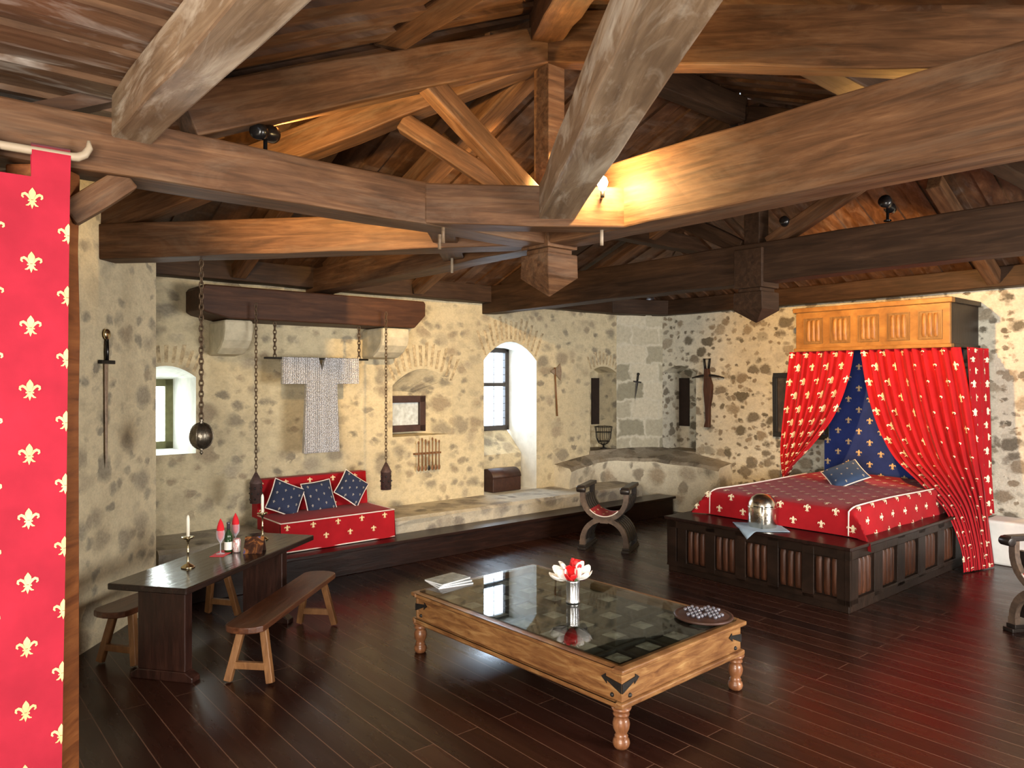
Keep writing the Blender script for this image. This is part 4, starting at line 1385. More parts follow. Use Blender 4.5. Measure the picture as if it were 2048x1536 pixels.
# ---- things on the dining table
def candlestick(px, py, ptop, label):
    p = onz(px, py, .7)
    H = (py - ptop) / FP * p.y
    t = thing('candlestick', label, 'candlestick', (p.x, p.y, .701), 0, 'brass candlesticks on the dining table')
    hs = H * .56
    mb = MB(); mb.lathe([(.05, 0), (.05, .006), (.035, .018), (.012, .03), (.007, .05), (.007, hs * .5), (.011, hs * .53), (.007, hs * .56), (.007, hs - .03), (.014, hs - .02), (.018, hs), (.016, hs + .012)], 20); mb.build('stem', BRASS, t)
    mb = MB(); mb.lathe([(.012, hs - .012), (.036, hs - .004), (.046, hs + .008), (.044, hs + .01), (.014, hs - .002)], 20, cap=False); mb.build('drip_pan', BRASS, t)
    mb = MB(); mb.lathe([(.0125, hs + .005), (.0125, H - .03), (.009, H - .01), (.002, H)], 14); mb.build('candle', WAX, t)


candlestick(376, 1135, 1030, 'brass candlestick with white candle near the front end of the dining table')
candlestick(525, 1079, 988, 'brass candlestick with white candle at the far end of the dining table')


def wineglass(px, py, ptop, label, nl):
    p = onz(px, py, .7)
    H = (py - ptop) / FP * p.y
    t = thing('wine_glass', label, 'glass', (p.x, p.y, .7015), 0, 'glasses on the dining table')
    mb = MB(); mb.lathe([(.034, 0), (.033, .003), (.006, .008), (.004, .02), (.004, .085), (.014, .10), (.030, .125), (.034, .16), (.031, .19)], 18, cap=False); mb.build('goblet', GOBLET, t)
    n = thing('folded_napkin', nl, 'napkin', (p.x, p.y, .70 + .105), 0, 'red napkins in the glasses')
    mb = MB(); mb.lathe([(.006, 0), (.020, .02), (.026, .05), (.028, .09), (.026, H - .17), (.018, H - .14), (.002, H - .105)], 10)
    for k in range(0, len(mb.v)):
        a = math.atan2(mb.v[k].y, mb.v[k].x)
        s = 1 + .12 * math.cos(3 * a)
        mb.v[k].x *= s; mb.v[k].y *= s
    mb.build('cloth_cone', NAPKIN, n)


wineglass(441, 1108, 1037, 'stemmed wine glass with a red napkin, nearer the front candlestick', 'red napkin folded to a point in the nearer wine glass')
wineglass(471, 1094, 1026, 'stemmed wine glass with a red napkin, behind the drink can', 'red napkin folded to a point in the farther wine glass')
p = onz(457, 1104, .7)
t = thing('wine_bottle', 'small dark green wine bottle with a pale label on the dining table', 'bottle', (p.x, p.y, .7015))
mb = MB(); mb.lathe([(.030, 0), (.032, .004), (.032, .125), (.028, .145), (.014, .175), (.012, .19)], 20); mb.build('body', GREENGLASS, t)
mb = MB(); mb.lathe([(.0135, .185), (.0135, .225), (.016, .228), (.016, .24), (.012, .243)], 14); mb.build('foil_neck', FOIL, t)
mb = MB(); mb.lathe([(.0325, .02), (.0325, .085)], 20, cap=False); mb.build('paper_label', LABEL, t)
p = onz(474, 1104, .7)
m, nt, b = newmat('can_print')
wv = nt.nodes.new('ShaderNodeTexNoise'); wv.inputs['Scale'].default_value = 60
nt.links.new(mapped(nt, (1, 1, .25)), wv.inputs['Vector'])
nt.links.new(ramp(nt, wv.outputs[0], [(.42, (.80, .75, .74)), (.50, (.62, .08, .08)), (.58, (.82, .78, .76))]), b.inputs['Base Color']); b.inputs['Roughness'].default_value = .3; b.inputs['Metallic'].default_value = .3
t = thing('drink_can', 'small red and white drink can on the dining table', 'can', (p.x, p.y, .7015))
mb = MB(); mb.lathe([(.026, 0), (.03, .008), (.03, .095), (.026, .105)], 20); mb.build('body', m, t)
mb = MB(); mb.lathe([(.026, .1045), (.025, .108), (.022, .106)], 20); mb.build('rim', SILVER, t)
p0 = onz(450, 1106, .7)
mb = MB(); mb.box(-.10, .12, -.05, .06, 0, .003)
o = mb.build('table_napkin', NAPKIN); o.location = (p0.x - .01, p0.y - .03, .7005); o.rotation_euler = (0, 0, rz + .2); tag(o, 'flat red napkin lying under the bottle and glasses', 'napkin')
o.location.z = .6995
p = onz(505, 1108, .7)
m, nt, b = newmat('brochure_print')
nn = noise(nt, mapped(nt, (1, 1, 1)), 11, 3, .6, .8)
nt.links.new(ramp(nt, nn, [(.30, (.02, .012, .01)), (.48, (.06, .025, .015)), (.58, (.26, .10, .03)), (.66, (.04, .05, .13)), (.78, (.22, .26, .45))]), b.inputs['Base Color']); b.inputs['Roughness'].default_value = .15
t = thing('propped_brochure', 'glossy dark picture card propped up on the dining table before the far candlestick', 'brochure', (p.x, p.y, .7012), R(5))
mb = MB(); mb.add([(-.075, 0, 0), (.075, 0, 0), (.075, .07, .125), (-.075, .07, .125), (-.075, .008, 0), (.075, .008, 0), (.075, .078, .125), (-.075, .078, .125)], [(0, 1, 2, 3), (4, 7, 6, 5), (0, 4, 5, 1), (1, 5, 6, 2), (2, 6, 7, 3), (3, 7, 4, 0)]); mb.build('front_cover', m, t)
mb = MB(); mb.add([(-.075, .14, 0), (.075, .14, 0), (.075, .078, .125), (-.075, .078, .125), (-.075, .132, 0), (.075, .132, 0), (.075, .07, .125), (-.075, .07, .125)], [(0, 3, 2, 1), (4, 5, 6, 7), (0, 1, 5, 4), (1, 2, 6, 5), (3, 7, 6, 2), (0, 4, 7, 3)]); mb.build('back_cover', FRAMEBROWN, t)

# ================================================================== DAYBED
t = thing('daybed', 'red daybed with gold lilies and white piping against the back wall', 'sofa', W(SOF0, 7.44, .286), TH)
SW = SOF1 - SOF0
mb = MB()
def skirt(a, b_):
    # front skirt: a across 0..SW, b down 0..0.31
    k = b_ / .31
    return Vector((a, -.005 - .012 * k + .008 * math.sin(a * 9) * k, .315 - b_))
mb.grid(lambda s, q: skirt(s * SW, q * .31), 24, 5)
def lskirt(a, b_):
    return Vector((-.004, .62 - a, .315 - b_))
mb.grid(lambda s, q: lskirt(s * .62, q * .31), 8, 4)
mb.grid(lambda s, q: Vector((SW + .004 + .02 * q, s * .62, .315 - .31 * q)), 8, 4)
def seat(a, b_):
    return Vector((a, b_ - .005, .315 + .03 * math.sin(math.pi * min(1, a / SW)) ** .5 * math.sin(math.pi * b_ / .7)))
mb.grid(lambda s, q: seat(s * SW, q * .63), 16, 8)
fleurs_on(mb, skirt, SW, .31,   .145, .26, .072, 1, .004, False, .07, .05, flip=1)
fleurs_on(mb, lambda a, b_: seat(a, .63 - b_), SW, .63, .145, .29, .07, 1, .004, False, .08, .06, flip=-1)
sc_ = mb.build('seat', [RED, GOLD], t)
mb = MB()
for pts in ([(0, -.008, .317), (SW, -.008, .317)], [(0, -.008, .317), (0, .62, .317)], [(SW, -.008, .317), (SW, .62, .317)], [(0, -.016, .012), (SW, -.016, .012)]):
    mb.tube([Vector(pts[0]).lerp(Vector(pts[1]), k / 8) for k in range(9)], .007, 6)
mb.build('piping', PIPING, sc_)
mb = MB()
def backf(a, b_):
    return Vector((a, .62 + .05 * (1 - b_ / .4) , .70 - b_))
mb.grid(lambda s, q: backf(s * SW, q * .42), 16, 6)
mb.grid(lambda s, q: Vector((s * SW, .66 + .13 * q, .70)), 4, 2)
mb.grid(lambda s, q: Vector((SW, .62 + .05 * (1 - q) + (.17 - .05 * (1 - q)) * s, .70 - .42 * q)), 2, 4)
mb.grid(lambda s, q: Vector((0, .62 + .05 * (1 - q) + (.17 - .05 * (1 - q)) * s, .70 - .42 * q)), 2, 4)
fleurs_on(mb, backf, SW, .42, .145, .29, .07, 1, .004, False, .05, .05)
mb.build('backrest', [RED, GOLD], t)


def cushion(label, pos, size, M3, group=None, mats=None, motif=True, thick=.12):
    """knife-edge cushion with piping; M3 rotation matrix placing its face (+z local = front)"""
    t = thing('cushion', label, 'cushion', pos, 0, group)
    t.rotation_euler = M3.to_euler()
    mb = MB()
    h = size / 2
    def side(sg):
        def fn(s, q):
            x, y = (s * 2 - 1), (q * 2 - 1)
            pinch = 1 - .07 * (x * x * (1 - abs(y)) + y * y * (1 - abs(x)))
            prof = max(0, (1 - x ** 4)) ** .5 * max(0, (1 - y ** 4)) ** .5
            return Vector((x * h * (1 - .05 * (1 - y * y)), y * h * (1 - .05 * (1 - x * x)), sg * thick / 2 * prof))
        return fn
    mb.grid(side(1), 14, 14); mb.grid(side(-1), 14, 14)
    if motif:
        fs = side(1)
        fleurs_on(mb, lambda a, b_: fs(a / size, 1 - b_ / size), size, size, size / 4.2, size / 3.2, .033, 1, .003, True, size * .14, size * .15)
    cv_ = mb.build('cover', mats or [BLUE, DULL], t)
    mb = MB()
    fs = side(1)
    pts = [fs(s, 0) for s in [k / 8 for k in range(8)]] + [fs(1, s) for s in [k / 8 for k in range(8)]] + [fs(1 - s, 1) for s in [k / 8 for k in range(8)]] + [fs(0, 1 - s) for s in [k / 8 for k in range(8)]]
    mb.tube(pts, .007, 6, True); mb.build('piping', PIPING, cv_)
    return t


def cush_rot(lean, roll):
    # face towards -v (the room), leaning back, rolled in its own plane
    base = Matrix.Rotation(TH, 3, 'Z') @ Matrix.Rotation(R(90) - lean, 3, 'X') @ Matrix.Rotation(roll, 3, 'Z')
    return base


for (px, py, roll, sz, lab) in ((571, 997, R(-27), .36, 'navy cushion tilted on its corner at the left of the red daybed'), (638, 993, R(5), .36, 'navy cushion set upright in the middle of the red daybed'), (703, 976, R(-38), .33, 'navy cushion standing on its corner at the right of the red daybed')):
    vv = 7.93
    u, z = onv(px, py, vv)
    cushion(lab, W(u, vv, z), sz, cush_rot(R(22), roll), 'navy cushions on the daybed')

# ================================================================== COFFEE TABLE
cz = .47
cA = onz(1245, 1341, cz); cB = onz(1494, 1240, cz); cC = onz(838, 1178, cz)
crz = math.atan2((cB - cA).y, (cB - cA).x)
cw, cl = (cB - cA).length, (cC - cA).length
t = thing('coffee_table', 'large low wooden coffee table with a glass top over carved panels', 'table', (cA.x, cA.y, 0), crz)
CWV = .035
mb = MB()
fwid = .075
ov = 0
for (x0, x1, y0, y1) in ((0, cw, 0, fwid), (0, cw, cl - fwid, cl), (0, fwid, fwid, cl - fwid), (cw - fwid, cw, fwid, cl - fwid)):
    mb.box(x0, x1, y0, y1, cz - .035, cz - .006)
mb.build('top_frame', TABLEWOOD, t, bevel=.008)
mb = MB(); mb.box(.05, cw - .05, .05, cl - .05, cz - .006, cz + .004); mb.build('glass_top', TABLEGLASS, t)
mb = MB()
i_ = .03
mb.box(i_, cw - i_, i_, i_ + .03, cz - .2, cz - .035); mb.box(i_, cw - i_, cl - i_ - .03, cl - i_, cz - .2, cz - .035)
mb.box(i_, i_ + .03, i_ + .03, cl - i_ - .03, cz - .2, cz - .035); mb.box(cw - i_ - .03, cw - i_, i_ + .03, cl - i_ - .03, cz - .2, cz - .035)
mb.build('apron', TABLEWOOD, t, bevel=.004)
mb = MB()
j_ = .008
for (x0, x1, y0, y1) in ((j_, cw - j_, j_, j_ + .05), (j_, cw - j_, cl - j_ - .05, cl - j_), (j_, j_ + .05, j_ + .05, cl - j_ - .05), (cw - j_ - .05, cw - j_, j_ + .05, cl - j_ - .05)):
    mb.box(x0, x1, y0, y1, cz - .235, cz - .2)
mb.build('moulding', TABLEWOOD, t, bevel=.01)
# carved door panel under the glass
mb = MB()
mb.box(fwid, cw - fwid, fwid, cl - fwid, cz - .11, cz - .09, 1)
nx, ny = 4, 7
for ix in range(nx):
    for iy in range(ny):
        x0 = lerp(fwid, cw - fwid, ix / nx); x1 = lerp(fwid, cw - fwid, (ix + 1) / nx)
        y0 = lerp(fwid, cl - fwid, iy / ny); y1 = lerp(fwid, cl - fwid, (iy + 1) / ny)
        g = .025; h_ = cz - .09
        xm, ym = (x0 + x1) / 2, (y0 + y1) / 2
        mb.add([(x0 + g, y0 + g, h_), (x1 - g, y0 + g, h_), (x1 - g, y1 - g, h_), (x0 + g, y1 - g, h_), (xm - .05, ym - .05, h_ + .045), (xm + .05, ym - .05, h_ + .045), (xm + .05, ym + .05, h_ + .045), (xm - .05, ym + .05, h_ + .045)],
               [(0, 1, 5, 4), (1, 2, 6, 5), (2, 3, 7, 6), (3, 0, 4, 7)], 1)
        mb.add([(xm - .06, ym - .06, h_ + .046), (xm + .06, ym - .06, h_ + .046), (xm + .06, ym + .06, h_ + .046), (xm - .06, ym + .06, h_ + .046), (xm, ym, h_ + .056)], [(0, 1, 4), (1, 2, 4), (2, 3, 4), (3, 0, 4)], 0)
for ix in range(nx + 1):
    x = lerp(fwid, cw - fwid, ix / nx); mb.box(x - .012, x + .012, fwid, cl - fwid, cz - .09, cz - .06, 1)
for iy in range(ny + 1):
    y = lerp(fwid, cl - fwid, iy / ny); mb.box(fwid, cw - fwid, y - .012, y + .012, cz - .09, cz - .058, 1)
mb.build('carved_panel', [CARVED, PANELDARK], t)
prof = [(.036, 0), (.045, .012), (.05, .03), (.046, .05), (.034, .062), (.04, .07), (.034, .078), (.032, .085), (.045, .11), (.05, .14), (.044, .165), (.033, .18), (.046, .188), (.048, .198), (.04, .206), (.05, .215), (.06, .235)]
for x in (.055, cw - .055):
    for y in (.055, cl - .055):
        mb = MB(); mb.lathe(prof, 24, (x, y, 0)); mb.build('leg', TURNWOOD, t)
def bracket(mb, corner, dx, dy):
    z1 = cz - .10
    cx, cy = corner
    for along, nrm_ in ((dx, 'y'), (dy, 'x')):
        L = .15
        pts = [(0, -.045), (L * .55, -.012), (L * .8, .012), (L, .028), (L * .93, .0), (L * .98, -.022), (L * .8, -.006), (L * .8, .02), (0, .03)]
        pts = [(0, -.05), (L * .75, .0), (L * .72, -.02), (L, .012), (L * .78, .035), (L * .78, .02), (0, .005)]
        o_ = .004
        if nrm_ == 'y':
            yy = cy - (o_ if dy > 0 else -o_)
            mb.prism([(cx + along * a, z1 + b_) for a, b_ in pts], yy - .003, yy + .003, lambda a, b_, t_: (a, t_, b_))
        else:
            xx = cx - (o_ if dx > 0 else -o_)
            mb.prism([(cy + along * a, z1 + b_) for a, b_ in pts], xx - .003, xx + .003, lambda a, b_, t_: (t_, a, b_))
for (cx, cy, dx, dy) in ((i_, i_, 1, 1), (cw - i_, i_, -1, 1), (i_, cl - i_, 1, -1), (cw - i_, cl - i_, -1, -1)):
    mb = MB(); bracket(mb, (cx, cy), dx, dy)
    yy = cy - (.004 if dy > 0 else -.004)
    cb_ = mb.build('corner_bracket', IRON, t)
    for q in ((cx + dx * .07, cy, cz - .175), (cx, cy + dy * .07, cz - .175)):
        mb = MB(); mb.ball(q, .014, 10, 6); mb.build('nail', IRON, cb_)

ZT_ = cz + .0045
# magazines
mg = [onz(900, 1172, cz + .02), ]
mlabs = ['topmost glossy magazine with a blue-grey cover in the stack on the coffee table', 'middle magazine of the stack on the coffee table', 'lowest magazine of the stack on the coffee table']
m, nt, b = newmat('magazine_cover')
nn = noise(nt, mapped(nt, (1, 1, 1)), 9, 4, .6, .6)
nt.links.new(ramp(nt, nn, [(.35, (.07, .11, .13)), (.5, (.15, .20, .23)), (.62, (.26, .32, .35)), (.75, (.10, .11, .10))]), b.inputs['Base Color']); b.inputs['Roughness'].default_value = .25
for k in range(3):
    mm = onz(898, 1168, cz)
    o = thing('magazine', mlabs[2 - k], 'magazine', (mm.x + .012 * (1 - k), mm.y + .01 * k, ZT_ + .0125 * k + .0002), crz + R([-12, -4, 6][k]), 'magazines on the coffee table')
    mb = MB(); mb.box(-.15, .15, -.105, .105, 0, .0105); mb.build('pages', PAPER, o)
    mb = MB(); mb.box(-.152, .152, -.107, .107, .0105, .012); mb.build('cover', m, o)

# vase with opened tulips
vp = onz(1146, 1206, cz)
t = thing('silver_vase', 'fluted silver vase on the glass coffee table', 'vase', (vp.x, vp.y, ZT_))
mb = MB()
pf = [(.05, 0), (.052, .01), (.048, .02), (.046, .03), (.047, .10), (.048, .15), (.051, .16), (.048, .165), (.044, .16), (.044, .04)]
n = 48
vs_, fs = [], []
for (r_, z_) in pf:
    for i in range(n):
        a = 2 * math.pi * i / n
        rr_ = r_ * (1 + (.045 * math.cos(a * 12) if .025 < z_ < .155 and r_ > .0455 else 0))
        vs_.append((rr_ * math.cos(a), rr_ * math.sin(a), z_))
for k in range(len(pf) - 1):
    for i in range(n):
        j = (i + 1) % n
        fs.append((k * n + i, k * n + j, (k + 1) * n + j, (k + 1) * n + i))
fs.append(tuple(range(n))[::-1])
mb.add(vs_, fs, 0, True); mb.build('body', SILVER, t)


def tulip(label, base, tilt, az, mat, n=6, L=.10, open_=.55, spread=None):
    t = thing('tulip', label, 'flower', base, 0, 'tulips in the silver vase')
    d = Vector((math.sin(tilt) * math.cos(az), math.sin(tilt) * math.sin(az), math.cos(tilt)))
    mb = MB(); mb.tube([(0, 0, -.1), (0, 0, 0), tuple(d * .035)], .004, 6); mb.build('stem', plain('tulip_stem', (.10, .2, .05), .6) if 'tulip_stem' not in MATS else MATS['tulip_stem'], t)
    q = d.to_track_quat('Z', 'Y').to_matrix().to_4x4()
    for k in range(n):
        a = 2 * math.pi * k / n
        M = Matrix.Translation(d * .03) @ q @ Matrix.Rotation(a, 4, 'Z')
        def pet(s, w):
            r_ = .006 + open_ * L * (math.sin(s * 2.0) * .62)
            z_ = L * s
            ww = .034 * math.sin(math.pi * (s * .85 + .1)) ** .7 * (w * 2 - 1)
            return M @ Vector((r_ - ww * ww * 8, ww, z_))
        mb = MB(); mb.grid(lambda s, w: pet(s, w), 7, 4)
        mb.build('petal', mat, t, solid=.002)


tb = Vector((vp.x, vp.y, ZT_ + .155))
tulip('white opened tulip leaning left out of the silver vase', tb + Vector((-.02, -.01, 0)), R(48), R(190), WHITE, 6, .125, .8)
tulip('red opened tulip in the middle of the silver vase, facing the viewer', tb + Vector((-.005, -.02, 0)), R(40), R(255), REDPETAL, 6, .11, .6)
tulip('white opened tulip on the right of the silver vase', tb + Vector((.015, -.01, 0)), R(36), R(-40), WHITE, 6, .12, .75)
tulip('red opened tulip behind the others in the silver vase', tb + Vector((.005, .02, .005)), R(18), R(40), REDPETAL, 6, .12, .6)
tulip('small dark tulip bud leaning far right out of the silver vase', tb + Vector((.02, .0, 0)), R(58), R(5), DARKPETAL, 5, .06, .3)

# solitaire board
sb = onz(1407, 1236, cz)
t = thing('solitaire_board', 'round dark solitaire board on the near right corner of the coffee table', 'game board', (sb.x, sb.y, ZT_ + .0003))
mb = MB(); mb.lathe([(.17, 0), (.195, .006), (.2, .014), (.197, .022), (.186, .024), (.178, .019), (.166, .02), (.155, .024), (.0, .024)], 48, cap=False); mb.build('disc', FRAMEBROWN, t)
MARB = glass_mat('marble_glass', (.55, .58, .68)); 
m, nt, b = newmat('glass_marble'); b.inputs['Base Color'].default_value = (.10, .10, .13, 1); b.inputs['Roughness'].default_value = .05; b.inputs['Specular IOR Level'].default_value = .9; b.inputs['Coat Weight'].default_value = 1
first = None
for ix in range(-3, 4):
    for iy in range(-3, 4):
        if (abs(ix) > 1 and abs(iy) > 1) or (ix == 0 and iy == 0):
            continue
        loc = (sb.x + (ix * .04) * math.cos(crz) - iy * .04 * math.sin(crz), sb.y + ix * .04 * math.sin(crz) + iy * .04 * math.cos(crz), ZT_ + .024 + .0125)
        if first is None:
            mb = MB(); mb.ball((0, 0, 0), .0135, 14, 10)
            o = mb.build('glass_marble', m); first = o
        else:
            o = first.copy(); COL.objects.link(o)
        o.location = loc
        tag(o, 'small glass marble resting in a hollow of the round solitaire board', 'marble', 'marbles on the solitaire board')

# ================================================================== CURULE CHAIRS
def curule(label, loc, rz):
    t = thing('curule_chair', label, 'chair', loc, rz, 'x-frame chairs')
    rad, th_ = .275, .06
    def arc(cz_, up, yy0, yy1, mb):
        n = 16
        pts_o, pts_i = [], []
        for k in range(n + 1):
            a = math.pi * k / n
            s = -1 if up else 1
            pts_o.append((math.cos(a) * (rad + th_ / 2), cz_ + s * math.sin(a) * (rad + th_ / 2)))
            pts_i.append((math.cos(a) * (rad - th_ / 2), cz_ + s * math.sin(a) * (rad - th_ / 2)))
        for k in range(n):
            q = [pts_o[k], pts_o[k + 1], pts_i[k + 1], pts_i[k]]
            mb.prism(q, yy0, yy1, lambda a, b_, t_: (a, t_, b_))
    for yy, nm, mat in ((-.24, 'front_frame', CHAIRWOOD), (.19, 'rear_frame', CHAIRBLACK)):
        mb = MB(); arc(.665, True, yy, yy + .05, mb); arc(.11, False, yy, yy + .05, mb)
        mb.box(-.05, .05, yy + .002, yy + .048, .34, .42)
        for sx in (-1, 1):
            mb.box(sx * rad - .03, sx * rad + .03, yy + .001, yy + .049, .66, .755); mb.box(sx * rad - .035, sx * rad + .035, yy - .001, yy + .051, .03, .115)
        mb.build(nm, mat, t)
    for k in range(4):
        yy = -.15 + k * .085
        mb = MB(); arc(.665, True, yy, yy + .045, mb); arc(.11, False, yy, yy + .045, mb); mb.build('rib', CHAIRBLACK, t)
    for sx in (-1, 1):
        mb = MB()
        mb.box(sx * rad - .045, sx * rad + .045, -.29, .28, .755, .80)
        mb.lathe([(.04, -.055), (.04, .055)], 14, M=Matrix.Translation((sx * rad, -.285, .755)) @ Matrix.Rotation(R(90), 4, 'Y'))
        mb.build('armrest', CHAIRBLACK, t, bevel=.01)
        mb = MB(); mb.box(sx * rad - .05, sx * rad + .05, -.28, .28, 0.0, .03); mb.box(sx * rad - .045, sx * rad + .045, -.25, .25, .03, .06); mb.build('foot', CHAIRBLACK, t, bevel=.004)
    mb = MB()
    def seatf(a, b_):
        an = lerp(R(222), R(318), a / .42)
        return Vector((math.cos(an) * (rad - .036), -.235 + b_, .66 + math.sin(an) * (rad - .04)))
    mb.grid(lambda s, q: seatf(s * .42, q * .42), 16, 6)
    fleurs_on(mb, seatf, .42, .42, .11, .16, .05, 1, .004, True, .06, .05, flip=-1)
    ss_ = mb.build('seat_sling', [RED, GOLD], t, solid=0)
    mb = MB(); mb.tube([seatf(.42 * k / 12, 0) + Vector((0, -.008, 0.0)) for k in range(13)], .007, 6); mb.build('piping', PIPING, ss_)
    return t


fl = onz(1172, 1099, 0); fr_ = onz(1243, 1107, 0)
crot = R(-22)
fc_ = (fl + fr_) / 2
cdep = Vector((-math.sin(crot), math.cos(crot), 0))
ch1 = curule('black x-frame chair with a red sling seat standing between the bench and the bed', fc_ + cdep * .25, crot)
dup(ch1, onz(2046, 1300, 0) + Vector((.50, .22, 0)), R(-78), 'x-frame wooden chair cut off by the right edge of the frame', 'x-frame chairs')

# ================================================================== BED
BU0, BU1 = 6.57, 9.98
BV0, BV1 = 3.13, 5.16
BZ = .60


def linenfold(mb, place, w, h, n=3, depth=.02):
    """raised rounded folds with scalloped ends; place(a, b, out)"""
    for k in range(n):
        a0 = w * k / n + .006; a1 = w * (k + 1) / n - .006
        am, hw_ = (a0 + a1) / 2, (a1 - a0) / 2
        seg = 6
        rows = []
        for (b_, sc_) in ((0, .35), (.03, 1), (h - .03, 1), (h, .35)):
            rows.append([place(am + hw_ * math.cos(math.pi * q / seg) * (.75 + .25 * sc_), b_, depth * math.sin(math.pi * q / seg) * sc_ * 1.2) for q in range(seg + 1)])
        vs_ = [p for r_ in rows for p in r_]
        fs = [(i * (seg + 1) + q, i * (seg + 1) + q + 1, (i + 1) * (seg + 1) + q + 1, (i + 1) * (seg + 1) + q) for i in range(3) for q in range(seg)]
        mb.add(vs_, fs, 0, True)


t = thing('platform_bed', 'dark carved wooden platform bed with folded-linen panels', 'bed', W(BU0, BV0, 0), TH)
LBU, LBV = BU1 - BU0 - .36, BV1 - BV0
mb = MB()
mb.box(.03, LBU, .03, LBV - .03, .07, BZ - .035)
mb.box(.01, LBU, .01, LBV - .01, 0, .07)
for (y0, y1) in [(0.0, .12)] + [(.12 + .36 * k + .215, .12 + .36 * (k + 1) - .025) for k in range(5)] + [(LBV - .12, LBV)]:
    mb.box(0.0, .035, y0, y1, .07, BZ - .035)
mb.box(.0, .035, 0, LBV, .07, .12); mb.box(0, .035, 0, LBV, BZ - .12, BZ - .035)
for k in range(6):
    x0 = k * .5
    mb.box(x0, x0 + .17, 0, .035, .07, BZ - .035)
mb.box(0, LBU, 0, .035, .07, .12); mb.box(0, LBU, 0, .035, BZ - .12, BZ - .035)
mb.build('carcass', BASEWOOD, t, bevel=.005)
mb = MB(); mb.box(-.025, LBU, -.025, LBV + .025, BZ - .035, BZ); mb.build('top_board', DARKWOOD, t, bevel=.008)
for k in range(5):
    mb = MB(); y0 = .125 + .36 * k
    linenfold(mb, lambda a, b_, o_: (.024 - o_, y0 - .02 + a, .13 + b_), .23, BZ - .26)
    mb.build('linenfold_panel', REDPANEL, t)
for k in range(5):
    mb = MB(); x0 = .17 + .5 * k + .04
    linenfold(mb, lambda a, b_, o_: (x0 + a, .028 - o_, .13 + b_), .25, BZ - .26)
    mb.build('linenfold_panel', REDPANEL, t)

# bedspread: cloth laid over the mattress, falling on the front and both sides
MU0, MU1, MV0, MV1, MZ = 7.02, 9.70, 3.34, 4.90, .875
DF = .275
def spread(a, b_):
    """a: 0..LA across v (right side to left), b: 0..LB from foot to head"""
    LA = MV1 - MV0
    y = a - .36
    x = b_ - DF
    ov_y = -y if y < 0 else (y - LA if y > LA else 0)
    ov_x = -x if x < 0 else 0
    cy = min(max(y, 0), LA); cx = max(x, 0)
    sgn = -1 if y < 0 else 1
    rnd = .035
    drop = max(ov_x, ov_y)
    both = min(ov_x, ov_y)
    u = MU0 + cx; v = MV0 + cy
    dz = 0
    if ov_x > 0:
        u -= min(ov_x, rnd) * .8 + .02 * ov_x
    if ov_y > 0:
        v += sgn * (min(ov_y, rnd) * .8 + .10 * max(0, ov_y - rnd))
    # corner fold
    if both > 0:
        u -= .30 * both; v += sgn * .62 * both
    dz = max(0, drop - rnd * .6) if drop > 0 else 0
    z = MZ - dz + .012 * math.sin(3 * cy + 1) * math.sin(2.2 * cx) - (0.02 * max(0, 1 - cx / .1) if cx < .1 else 0)
    side_room = (sgn < 0)
    if ov_y > 0 and side_room:
        v -= .02
        v += .012 * math.sin(cx * 9) * ov_y * 3
    else:
        z = max(z, BZ + .008)
    if ov_x > 0 and both <= 0.0:
        u += .008 * math.sin(cy * 8) * ov_x * 3
    if u < 20 and ov_y <= .2 or not side_room:
        z = max(z, BZ + .008)
    return W(u, v, z)
LA_ = MV1 - MV0 + .72
LB_ = MU1 - MU0 + DF
mb = MB()
mb.grid(lambda s, q: spread(s * LA_, q * LB_), 60, 60)
def spread_in(a, b_):
    return True
fleurs_on(mb, lambda a, b_: spread(a, LB_ - b_), LA_, LB_,    .145, .28, .085, 1, .005, False, .05, .07, flip=-1)
bs = mb.build('bedspread', [RED, PALEGOLD])
tag(bs, 'red bedspread with gold lilies and white piping laid over the bed', 'bedspread')
mb = MB()
for a in (.36, .36 + MV1 - MV0):
    pts = [spread(a, LB_ * k / 40 * .8) + Vector((0, 0, .006)) for k in range(41)]
    mb.tube(pts, .008, 6)
mb.build('piping', PIPING, bs)

# bed cushion
pp, zz = onu(1697, 950, 8.75), 0
cpos = W(8.62, 4.16, .985)
cushion('blue cushion with white piping leaning at the head of the red bed', cpos, .42, Matrix.Rotation(TH, 3, 'Z') @ Matrix.Rotation(R(-90), 3, 'Z') @ Matrix.Rotation(R(32), 3, 'X') @ Matrix.Rotation(R(45), 3, 'Z'), None, [fabric('blue_cushion_fabric', (0.035, 0.06, 0.12)), DULL], True, .12)

# helmet on a pale blue cloth
hp = onz(1525, 1054, BZ)
t = thing('great_helm', 'polished steel helmet with eye slits on the foot of the bed base', 'helmet', (hp.x, hp.y, BZ + .008), R(-20))
mb = MB(); mb.lathe([(.135, 0), (.14, .02), (.142, .12), (.143, .2), (.132, .25), (.105, .295), (.06, .325), (.0, .335)], 32, cap=False); mb.build('shell', STEEL, t)
mb = MB(); mb.tube([(.142 * math.cos(a), .142 * math.sin(a), .2) for a in [2 * math.pi * k / 32 for k in range(32)]], .005, 6, True)
mb.tube([(.0, -.146, .0), (0, -.148, .12), (0, -.147, .22)], .009, 6)
mb.build('reinforcing_band', STEEL, t)
mb = MB()
for a0 in (-125, -80):
    pts = [(.1445 * math.cos(R(a0 + k * 5)), .1445 * math.sin(R(a0 + k * 5)), .215) for k in range(8)]
    mb.tube(pts, .006, 5)
for q in range(4):
    for s in (-1, 1):
        a = R(-90 + s * (14 + 6 * (q % 2))); mb.ball((.143 * math.cos(a), .143 * math.sin(a), .05 + .03 * q), .006, 6, 5)
mb.build('eye_slit', BLACKPAINT, t)
mb = MB()
cx_, cy_ = W(BU0 + .24, 0).x, 0
cu0 = CT * hp.x + ST * hp.y; cv0 = -ST * hp.x + CT * hp.y
edge_u = BU0 - .032
